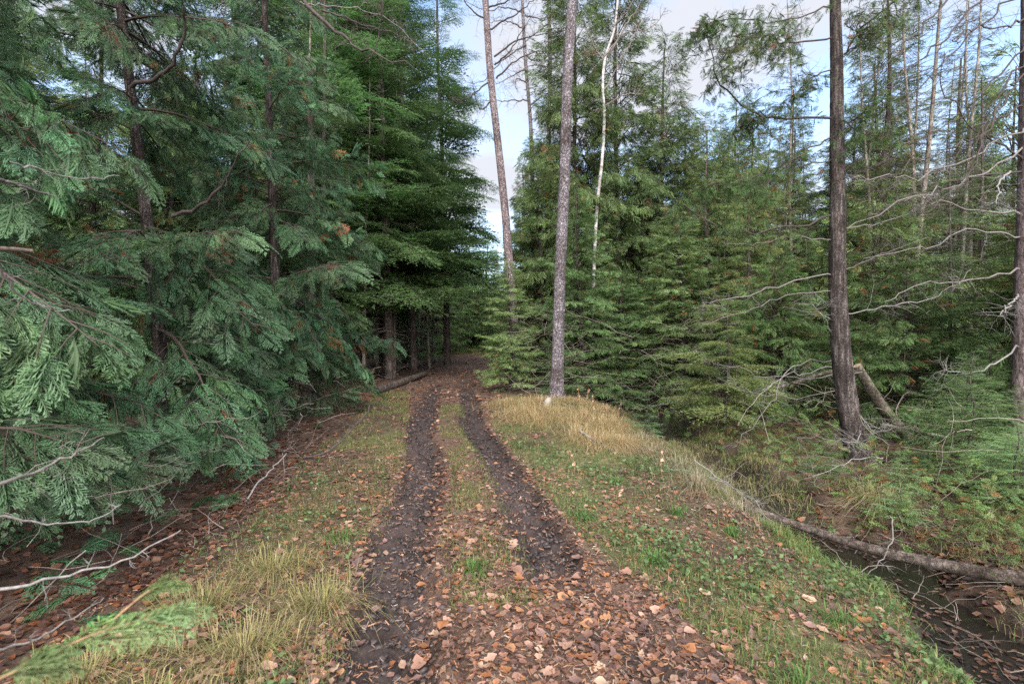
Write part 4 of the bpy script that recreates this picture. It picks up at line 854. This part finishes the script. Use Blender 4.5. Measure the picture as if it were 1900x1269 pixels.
# 300 largest: single things
hx, hy = [], []
while len(hx) < 300:
    x_, y_ = rgL.uniform(-1.7, 2.3), 1.75 + rgL.random() ** 1.6 * 3.3
    if abs(x_) > y_ * 1.0 or wet(np.array(x_), np.array(y_)): continue
    if rgL.random() < path_density(np.array(x_), np.array(y_)) * .95 + .04: hx.append(x_); hy.append(y_)
hx = np.array(hx); hy = np.array(hy); hz = height(hx, hy)
LNAME = {0: 'pinkish brown', 1: 'light brown', 2: 'dark brown', 3: 'orange brown', 4: 'nearly black', 5: 'pale tan', 6: 'dull grey brown', 7: 'rosy tan', 8: 'blackened', 9: 'rust coloured'}
lmesh = {}
for k in range(300):
    ci = int(rgL.integers(0, 10)); ti = int(rgL.integers(0, 8))
    if (ci, ti) not in lmesh:
        V, Q, C = LT[ti]; lmesh[(ci, ti)] = make_mesh('fallen_leaf', V, Q, None, C * LCOL[ci], M_LEAF)
    o = link('fallen_leaf', lmesh[(ci, ti)]); s = float(rgL.uniform(.055, .092)); o.scale = (s, s, s)
    x_, y_ = float(hx[k]), float(hy[k])
    o.location = (x_, y_, float(hz[k]) + .012); o.rotation_euler = (rgL.uniform(-.25, .25), rgL.uniform(-.25, .25), rgL.uniform(0, 6.28))
    zone = 'on the track between the verges' if edgeL(y_) < x_ < edgeR(y_) else ('in the grass left of the track' if x_ < edgeL(y_) else 'on the grassy bank right of the track')
    lab = f"{LNAME[ci]} curled fallen leaf lying {zone}"
    tag(o, lab, 'leaf', f"{LNAME[ci]} leaves {zone}")
# the rest, one litter mass
LCOL = LCOL * np.array([.80, .72, .70])
g = G()
def scatter(n, y0, y1, pw, xlo, xhi, seed):
    rg = np.random.default_rng(seed); y = y0 + (y1 - y0) * rg.random(n) ** pw; x = xlo(y) + (xhi(y) - xlo(y)) * rg.random(n); return rg, x, y
for n, y0, y1, pw, smin, smax, tp, xl, xh in ((27500, 1.6, 6.0, 1.35, .018, .055, LTS, lambda y: np.maximum(-y * 1.02, edgeL(y) - 1.9), lambda y: np.minimum(y * 1.02, 2.7)),
                                 (12500, 5.5, 13, 1.1, .03, .07, LTS, lambda y: edgeL(y) - 1.9, lambda y: edgeR(y) + 2.6),
                                 (7000, 12, 42, 1.2, .06, .12, LTS, lambda y: edgeL(y) - 2.2, lambda y: edgeR(y) + 1.0),
                                 (7500, 2.2, 18, 1.2, .045, .09, LTS, lambda y: -y * 1.02 - .5, lambda y: edgeL(y) - 1.0),
                                 (5000, 4, 20, 1.0, .05, .10, LTS, lambda y: y * 0 + 3.3, lambda y: y * 1.0), (3500, 2.4, 6, 1.0, .03, .08, LTS, lambda y: y * 0 + 3.05, lambda y: y * 0 + 5.)):
    rg, x, y = scatter(n, y0, y1, pw, xl, xh, int(n + y0 * 10)); k = (rg.random(n) < path_density(x, y)) & ~wet(x, y); x, y = x[k], y[k]; n = len(x)
    nn, d = orient(rg, n); T = np.stack([x, y, height(x, y) + rg.uniform(.002, .016, n)], 1)
    c_ = LCOL[rg.integers(0, 10, n)] * rg.uniform(.6, 1.1, (n, 1))
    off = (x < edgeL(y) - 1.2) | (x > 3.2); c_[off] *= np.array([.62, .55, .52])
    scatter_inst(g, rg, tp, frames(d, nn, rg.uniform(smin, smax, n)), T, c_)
rg = np.random.default_rng(55); n = 1500; y = 2.2 + 13 * rg.random(n) ** 1.6; x = ditch_x(y) + rg.uniform(-1, 1, n) * (ditch_w(y) + .12); nn, d = orient(rg, n, .12)
k = vn(x * 3, y * 3, 14) > -.12; x, y, nn, d = x[k], y[k], nn[k], d[k]; n = len(x)
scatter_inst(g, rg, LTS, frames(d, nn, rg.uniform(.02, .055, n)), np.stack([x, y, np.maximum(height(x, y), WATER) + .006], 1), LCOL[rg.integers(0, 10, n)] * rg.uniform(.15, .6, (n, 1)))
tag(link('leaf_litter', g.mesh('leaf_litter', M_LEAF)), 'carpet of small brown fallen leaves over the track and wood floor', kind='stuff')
# cedar scales, chips and stalks between the leaves
g = G(); rg, x, y = scatter(36000, 1.6, 7, 1.6, lambda y: np.maximum(-y, edgeL(y) - 1.5), lambda y: np.minimum(y, 2.4), 5); n = len(x)
nn, d = orient(rg, n, .3); s = rg.uniform(.012, .045, n); M = frames(d, nn, s); T = np.stack([x, y, height(x, y) + .008], 1)
cc = np.where(rg.random((n, 1)) < .5, np.array([.38, .19, .10]), np.array([.24, .17, .13])) * rg.uniform(.5, 1.3, (n, 1)); k = rg.random(n) < .03; cc[k] = (.5, .45, .4)
g.inst((np.array([[-.06, -.5, 0], [.06, -.5, 0.02], [.05, .5, .05], [-.05, .5, 0]]), np.array([[0, 1, 2, 3]]), np.ones((4, 3))), M, T, cc)
tag(link('wood_chip_litter', g.mesh('wood_chip_litter', M_LEAF)), 'orange cedar scales and chips scattered over the track', kind='stuff')
# mud clods along the ruts
g = G(); rg = np.random.default_rng(8); n = 4200; y = 1.9 + 12 * rg.random(n) ** 1.7; sd_ = rg.random(n) < .6
x = np.where(sd_, rutL(y) - .06, rutR(y)) + rg.normal(size=n) * .13; k = sd_ | (y > 3.3); x, y = x[k], y[k]; n = len(x)
V = []; ph = [(a, b) for b in (-.5, .45) for a in np.arange(5) * 1.2566]
V = np.array([[math.cos(a) * math.cos(b), math.sin(a) * math.cos(b), math.sin(b)] for a, b in ph] + [[0, 0, 1]]); V *= rg.uniform(.75, 1.2, (11, 1))
F = [[i, (i + 1) % 5, 5 + (i + 1) % 5] for i in range(5)] + [[i, 5 + (i + 1) % 5, 5 + i] for i in range(5)] + [[5 + i, 5 + (i + 1) % 5, 10] for i in range(5)]
nn, d = orient(rg, n, .5); M = frames(d, nn, 1.) * (np.stack([rg.uniform(.008, .026, n), rg.uniform(.008, .03, n), rg.uniform(.005, .014, n)], 1))[:, None, :]
g.inst((V, np.array(F), np.ones((11, 3))), M, np.stack([x, y, height(x, y)], 1), np.array([.045, .034, .033]) * rg.uniform(.6, 1.6, (n, 1)))
mud = tintmat('wet_mud', .62, .3, 70., .7, 1.3)
tag(link('mud_clods', g.mesh('mud_clods', mud)), 'dark wet clods of mud churned up along the wheel ruts', kind='stuff')

# ------------------------------------------------------------------ grass
def blades(g, rg, x, y, L, wd, C, lean=.6, z=None, bend=.5, ld=None):
    n = len(x); a = rg.uniform(0, 6.28, n) if ld is None else ld
    hd = np.stack([np.cos(a), np.sin(a), 0 * a], 1); ln = lean * rg.uniform(.2, 1.2, n)
    base = np.stack([x, y, (height(x, y) if z is None else z) - .005], 1); sd2 = np.stack([-np.sin(a), np.cos(a), 0 * a], 1); tw = rg.uniform(-1, 1, (n, 1)); wv = nrm(sd2 + hd * tw) * (wd * rg.uniform(.7, 1.2, n))[:, None]
    up = np.array([0, 0, 1.]); mid = base + (up * (1 - .3 * ln[:, None]) + hd * ln[:, None] * .5) * (L * .5)[:, None]
    q3 = mid + (up * np.maximum(.6 - ln[:, None] * 1.0, -.5) + hd * ln[:, None] * 1.0) * (L * .32)[:, None]
    tip = q3 + (up * np.maximum(.35 - ln[:, None] * (1 + bend), -.9) + hd * ln[:, None]) * (L * .25)[:, None]
    V = np.stack([base - wv, base + wv, mid + wv * .8, mid - wv * .8, q3 + wv * .5, q3 - wv * .5, tip], 1).reshape(-1, 3)
    i = (np.arange(n) * 7)[:, None]; Q = np.concatenate([i + [0, 1, 2, 3], i + [3, 2, 4, 5], i + [5, 4, 6, 6]])
    C = np.repeat(C, 7, 0)
    g.add(V, np.concatenate([i + [0, 1, 2, 3], i + [3, 2, 4, 5]]), C); g.T.append(np.concatenate([i + [5, 4, 6]]) + g.n - len(V))
GC = np.array([[.13, .19, .05], [.19, .21, .065], [.25, .21, .09], [.09, .17, .045], [.31, .25, .13]])
g = G()
def grow(n, y0, y1, pw, xl, xh, Lm, LM, w_, seed, probs, dens=None, lean=1.0):
    rg, x, y = scatter(n, y0, y1, pw, xl, xh, seed)
    if dens is not None: k = rg.random(n) < dens(x, y); x, y = x[k], y[k]
    n = len(x); c_ = GC[rg.choice(5, n, p=probs)] * rg.uniform(.7, 1.15, (n, 1))
    blades(g, rg, x, y, rg.uniform(Lm, LM, n), w_, c_, lean)
cl = lambda s, a=.45, b=1.6: (lambda x, y: np.clip(a + b * fbm(x * 2.1, y * 2.1, s, 3), 0.02, 1))
offr = lambda x, y: (np.minimum(np.abs(x - rutL(y)) / .24, np.abs(x - rutR(y)) / .22) > 1.05)
grow(22000, 1.7, 8, 1.5, lambda y: edgeL(y) - 1.15, lambda y: edgeL(y) + .12, .03, .11, .0016, 1, [.2, .25, .25, .1, .2], cl(81))
grow(17000, 3.0, 11.5, 1.15, lambda y: rutL(y) + .25, lambda y: rutR(y) - .12, .03, .11, .0018, 2, [.28, .3, .25, .1, .07], cl(82, .6, 1.6))
grow(32000, 2.0, 9, 1.3, lambda y: edgeR(y) + .02, lambda y: y * 0 + 2.55, .04, .13, .002, 3, [.35, .2, .12, .28, .05], cl(83, .5, 1.4))
grow(9000, 7, 14.5, 1.0, lambda y: edgeL(y) - .9, lambda y: edgeL(y) + .1, .05, .13, .003, 4, [.2, .3, .3, .1, .1], cl(84))
grow(9000, 7, 12.5, 1.0, lambda y: edgeR(y), lambda y: y * 0 + 2.2, .05, .14, .003, 5, [.25, .2, .25, .1, .2], cl(85))
grow(6000, 38, 60, 1.0, lambda y: y * 0 - 8, lambda y: y * 0 + 3, .1, .3, .02, 6, [.3, .3, .3, .05, .05])
grow(14000, 2.6, 11, 1.35, lambda y: ditch_x(y) + ditch_w(y) - .02, lambda y: ditch_x(y) + ditch_w(y) + 1.6, .06, .22, .0022, 7, [.2, .2, .25, .1, .25], cl(86, .6, 1.2), 1.2)
grow(5000, 5.2, 9.6, 1.0, lambda y: ditch_x(y) - ditch_w(y) - .6, lambda y: ditch_x(y) + ditch_w(y) + .3, .08, .26, .0022, 8, [.15, .2, .25, .05, .35], cl(87, .7, 1.), 1.2)
grow(9000, 2.0, 5.6, 1.0, lambda y: ditch_x(y) - ditch_w(y) - .55, lambda y: ditch_x(y) - ditch_w(y) + .05, .08, .22, .0025, 9, [.4, .15, .1, .3, .05], cl(88, .6, 1.), 1.2)
tag(link('verge_grass', g.mesh('verge_grass', M_GRASS)), 'short olive and green grass on the verges and between the ruts', kind='stuff')
# tussocks: countable clumps, one thing each
def tussock(x, y, n, L, spread, cols, label, seed, lean=1., w_=.0022, group=None, name='grass_tussock', ld=None):
    rg = np.random.default_rng(seed); g = G(); r_ = spread * np.abs(rg.normal(size=n)) * .5; a = rg.uniform(0, 6.28, n)
    px = x + r_ * np.cos(a); py = y + r_ * np.sin(a); z = height(px, py)
    c_ = np.array(cols)[rg.integers(0, len(cols), n)] * rg.uniform(.7, 1.2, (n, 1))
    zb = float(height(x, y, False)); d = a + rg.normal(size=n) * .5 if ld is None else ld + rg.normal(size=n) * .6
    blades(g, rg, px - x, py - y, L * rg.uniform(.55, 1.15, n), w_, c_, lean, z=z - zb, ld=d)
    o = link(name, g.mesh(name, M_GRASS)); o.location = (x, y, zb); return tag(o, label, 'grass', group)
STRAW = [(.44, .30, .16), (.50, .38, .23), (.37, .26, .13), (.44, .29, .15)]; SEDGE = [(.28, .25, .09), (.36, .30, .14), (.2, .22, .07), (.34, .27, .15)]; FRESH = [(.09, .19, .045), (.13, .24, .06), (.07, .15, .04)]
rgq = np.random.default_rng(44)
for i in range(38):
    x = rgq.uniform(-.25, 2.0); y = rgq.uniform(8.9, 11.7)
    if i > 25: x = rgq.uniform(1.0, 1.9); y = rgq.uniform(7.4, 9.2)
    if x < edgeR(y) + .25: x += .6
    tussock(x, y, 330, float(rgq.uniform(.26, .46)), .5, STRAW + [(.28, .27, .11), (.36, .30, .14)], 'golden dry grass tussock around the foot of the grey trunk', 500 + i, 1.45, .0022, 'golden tussocks round the grey trunk')
for i, (x, y, lab) in enumerate([(-1.35, 2.55, 'long straw and green sedge clump nearest the bottom left'), (-1.8, 2.95, 'arching sedge clump under the blurred near frond'), (-1.12, 3.0, 'sedge clump at the left edge of the left rut'), (-1.6, 3.45, 'yellow green sedge clump with one tall blade left of the track'), (-2.0, 2.35, 'straw coloured sedge clump close to the lower left corner'), (-1.5, 2.05, 'dry sedge clump at the very bottom left of the picture')]):
    tussock(x, y, 300, .30, .30, SEDGE, lab, 540 + i, 1.5, .0019)
for i, (x, y, lab) in enumerate([(1.55, 4.75, 'bright green grass tuft on the right bank above the fallen leaves'), (1.9, 4.35, 'bright green tuft beside the dead branches of the right bank'), (1.15, 5.6, 'green tuft on the middle of the right verge'), (1.0, 3.6, 'green tuft at the right edge of the right rut'), (1.9, 2.95, 'green tuft low on the bank near the ditch'), (2.25, 2.55, 'green tuft at the lip of the ditch in the bottom right'), (1.35, 2.35, 'green tuft among the leaves at the bottom right'), (.62, 4.4, 'small green tuft beside the churned right rut'), (-.27, 3.45, 'small green tuft between the two ruts'), (-1.35, 4.0, 'green tuft on the left verge')]):
    tussock(x, y, 90, .17, .14, FRESH, lab, 560 + i, .95, .0028)
tussock(3.85, 5.35, 620, .42, .22, [(.34, .29, .14), (.27, .25, .1), (.42, .34, .2)], 'pale domed grass tussock across the ditch above the fallen pole', 580, 1.5, .0022)
tussock(4.5, 4.8, 260, .3, .3, SEDGE, 'low straw tussock beyond the right end of the fallen pole', 581, 1.4)
for i, (x, y) in enumerate([(2.05, 5.6), (2.15, 6.4), (1.95, 7.2), (2.3, 5.0), (2.05, 8.0)]):
    tussock(x, y, 300, .36, .4, [(.30, .26, .17), (.38, .31, .22), (.22, .2, .11)], ['matted straw at the middle of the ditch bank', 'matted straw beside the dead branches', 'matted straw next beyond the pale broken stick', 'matted straw nearest the end of the fallen pole', 'matted straw by the small fir sapling'][i], 590 + i, 1.5, .002)
# green herbs on the banks
g = G(); V = np.array([[0, 0, 0], [.3, .45, .08], [0, 1., -.06], [-.3, .45, .08]]); F = np.array([[0, 1, 2, 3]])
rg, x, y = scatter(5200, 1.8, 7.5, 1.3, lambda y: edgeR(y) + .15, lambda y: y * 0 + 2.65, 77); k = rg.random(len(x)) < np.clip(.25 + 2. * fbm(x * 1.8, y * 1.8, 91, 3) + .25 * sst(1.2, 2, x), 0, 1); x, y = x[k], y[k]
rg2, x2, y2 = scatter(1500, 1.8, 7, 1.3, lambda y: edgeL(y) - 1.3, lambda y: edgeL(y), 78); k = rg2.random(len(x2)) < np.clip(.1 + 2. * fbm(x2 * 1.8, y2 * 1.8, 92, 3), 0, 1)
x = np.concatenate([x, x2[k]]); y = np.concatenate([y, y2[k]]); n = len(x)
for q in range(3):
    nn, d = orient(rg, n, .45); d = nrm(d + [0, 0, .25]); T = np.stack([x, y, height(x, y) + .02 + .03 * q * rg.random(n)], 1)
    g.inst((V, F, np.ones((4, 3))), frames(d, nn, rg.uniform(.02, .05, n)), T, np.array([.095, .155, .06]) * rg.uniform(.5, 1.5, (n, 1)) * [1.1, 1, 1])
tag(link('ground_herbs', g.mesh('ground_herbs', M_GRASS)), 'small green herbs spreading over the grassy banks', kind='stuff')
# low fern-like cedar seedlings and moss across the ditch
g = G(); rg = np.random.default_rng(31); n = 5200; y = 3.2 + 11 * rg.random(n) ** 1.3; x = 3.2 + (y * 1.05 - 3.0) * rg.random(n); k = (y > 5.5 - (x / y - .44) * 2.84) & (rg.random(n) < np.clip(.6 + 1.6 * fbm(x * .9, y * .9, 95, 3), 0, 1)); x, y = x[k], y[k]; n = len(x)
nn, d = orient(rg, n, .5); d = nrm(d + [0, 0, .15]); T = np.stack([x, y, height(x, y, False) + rg.uniform(.03, .42, n) * sst(3.1, 4.2, x)], 1)
scatter_inst(g, rg, SP_MID + SP_FINE, frames(d, nn, rg.uniform(.08, .13 + .02 * np.clip(y - 4, 0, 8), n)), T, hue(rg, np.array([.15, .215, .07]), n, .35, .07))
tag(link('undergrowth', g.mesh('undergrowth', M_FOL)), 'low green cedar shoots and ferny undergrowth beyond the ditch', kind='stuff')
g = G(); rg = np.random.default_rng(32); n = 700; y = 2.6 + 9 * rg.random(n); x = edgeL(y) - 1.3 - rg.random(n) ** .8 * 3.2; k = (rg.random(n) < np.clip(.4 + 1.8 * fbm(x * .9, y * .9, 96, 3), 0, 1)) & (x > -y * 1.1 - 1); x, y = x[k], y[k]; n = len(x)
nn, d = orient(rg, n, .5); d = nrm(d + [0, 0, .2]); T = np.stack([x, y, height(x, y, False) + rg.uniform(.03, .3, n)], 1)
scatter_inst(g, rg, SP_HI[:2] + SP_MID[:2], frames(d, nn, rg.uniform(.12, .28, n)), T, hue(rg, np.array([.05, .12, .05]), n, .3, .06))
tag(link('undergrowth', g.mesh('undergrowth', M_FOL)), 'low cedar shoots on the litter under the left cedars', kind='stuff')

# dried goldenrod stalks beside the grey trunk
def dry_stalk(u, v0, v1, Y, label, seed, group=None, heads=26, tint=(.30, .19, .12)):
    rg = np.random.default_rng(seed); b = P3(u, v1, Y); b[2] = gz(b[0], Y); H = CZ + (HV - v0) / 950 * Y - b[2]
    g = G(); L = smooth_line([(0, 0, 0), (rg.uniform(-.03, .03), 0, H * .5), (rg.uniform(-.08, .08), 0, H)], 10); strands(g, L[None], np.linspace(.005, .002, 10)[None], np.array(tint) * .7, 4)
    e = link('dry_stalk', g.mesh('dry_stalk', M_TWIG)); e.location = b; tag(e, label, 'plant', group)
    g = G(); t = rg.uniform(.35, 1, heads); p = np.stack([np.interp(t, np.linspace(0, 1, 10), L[:, i]) for i in range(3)], 1); nn, d = orient(rg, heads, .6); d = nrm(d + [0, 0, -.5])
    scatter_inst(g, rg, LTS, frames(d, nn, rg.uniform(.02, .05, heads)), p + d * .015, np.array(tint) * rg.uniform(.7, 1.6, (heads, 1)))
    P, RR = twigs_on(rg, L, 9, .12, .7, 1, .002, up=.3); strands(g, P, RR, np.array(tint)); link('seed_head', g.mesh('seed_head', M_LEAF), e)
for i, (u, v0, v1, Y_, lab) in enumerate([(1076, 716, 765, 10.6, 'tall rusty dried stalk right of the grey trunk'), (1086, 722, 768, 10.4, 'second rusty dried stalk right of the grey trunk'), (1104, 733, 778, 10.2, 'dark dried stalk standing alone before the pool'), (1122, 748, 790, 9.8, 'short dried stalk at the pool edge'), (1147, 745, 795, 9.4, 'thin dried stalk left of the bright fir sapling'), (1066, 835, 895, 5.9, 'thin dead stem in the grass of the right verge'), (1232, 835, 900, 5.7, 'thin dead stem at the end of the matted straw'), (1152, 905, 935, 5.0, 'short dead stem on the right verge')]):
    dry_stalk(u, v0, v1, Y_, lab, 700 + i, heads=[60, 50, 34, 26, 18, 12, 10, 8][i])

# close cedar fronds at the bottom left, hanging into the view from the nearest cedar
def near_frond(label, o_, tips, seed, sl=.14):
    rg = np.random.default_rng(seed); L = smooth_line([o_] + tips, 10) - np.array(o_); g = G(); strands(g, L[None], np.linspace(.0045, .0015, 10)[None], np.array([.25, .16, .09]), 5)
    e = link('cedar_frond', g.mesh('cedar_frond', M_TWIG, True)); e.location = o_; tag(e, label, 'branch')
    g = G(); ks = np.array([4, 5, 6, 7, 8, 9]); p = L[ks]; tn = nrm(np.gradient(L, axis=0))[ks]; d, nn, s = [], [], []
    for j in range(len(ks)): a = R(28) * (1 if j % 2 else -1) * (0 if j == len(ks) - 1 else 1); lat = np.cross(tn[j], [0, 0, 1.]); d.append(tn[j] * math.cos(a) + lat * math.sin(a) + [0, 0, -.1]); nn.append([rg.uniform(-.3, .3), -.55, .8]); s.append(sl * (1.1 - .04 * j))
    scatter_inst(g, rg, SP_NEAR, frames(np.array(d), np.array(nn), np.array(s)), p, hue(rg, np.array([.16, .23, .08]), len(ks), .2)); link('foliage', g.mesh('foliage', M_FOLN), e)
near_frond('close blurred cedar frond above the bottom left corner', P3(-60, 1290, .95), [P3(60, 1230, 1.0), P3(170, 1180, 1.05), P3(270, 1150, 1.1)], 1, .15)
near_frond('small close frond tip pointing up above the blurred frond', P3(150, 1200, 1.25), [P3(220, 1140, 1.3), P3(270, 1100, 1.32), P3(300, 1088, 1.35)], 2, .085)
near_frond('close blurred frond in the very bottom left corner', P3(-150, 1330, .85), [P3(-60, 1290, .88), P3(20, 1250, .9), P3(60, 1235, .95)], 3, .13)
print('TRIS', sum(len(m.polygons) * 2 for m in bpy.data.meshes), 'OBJ', len(scene.objects))
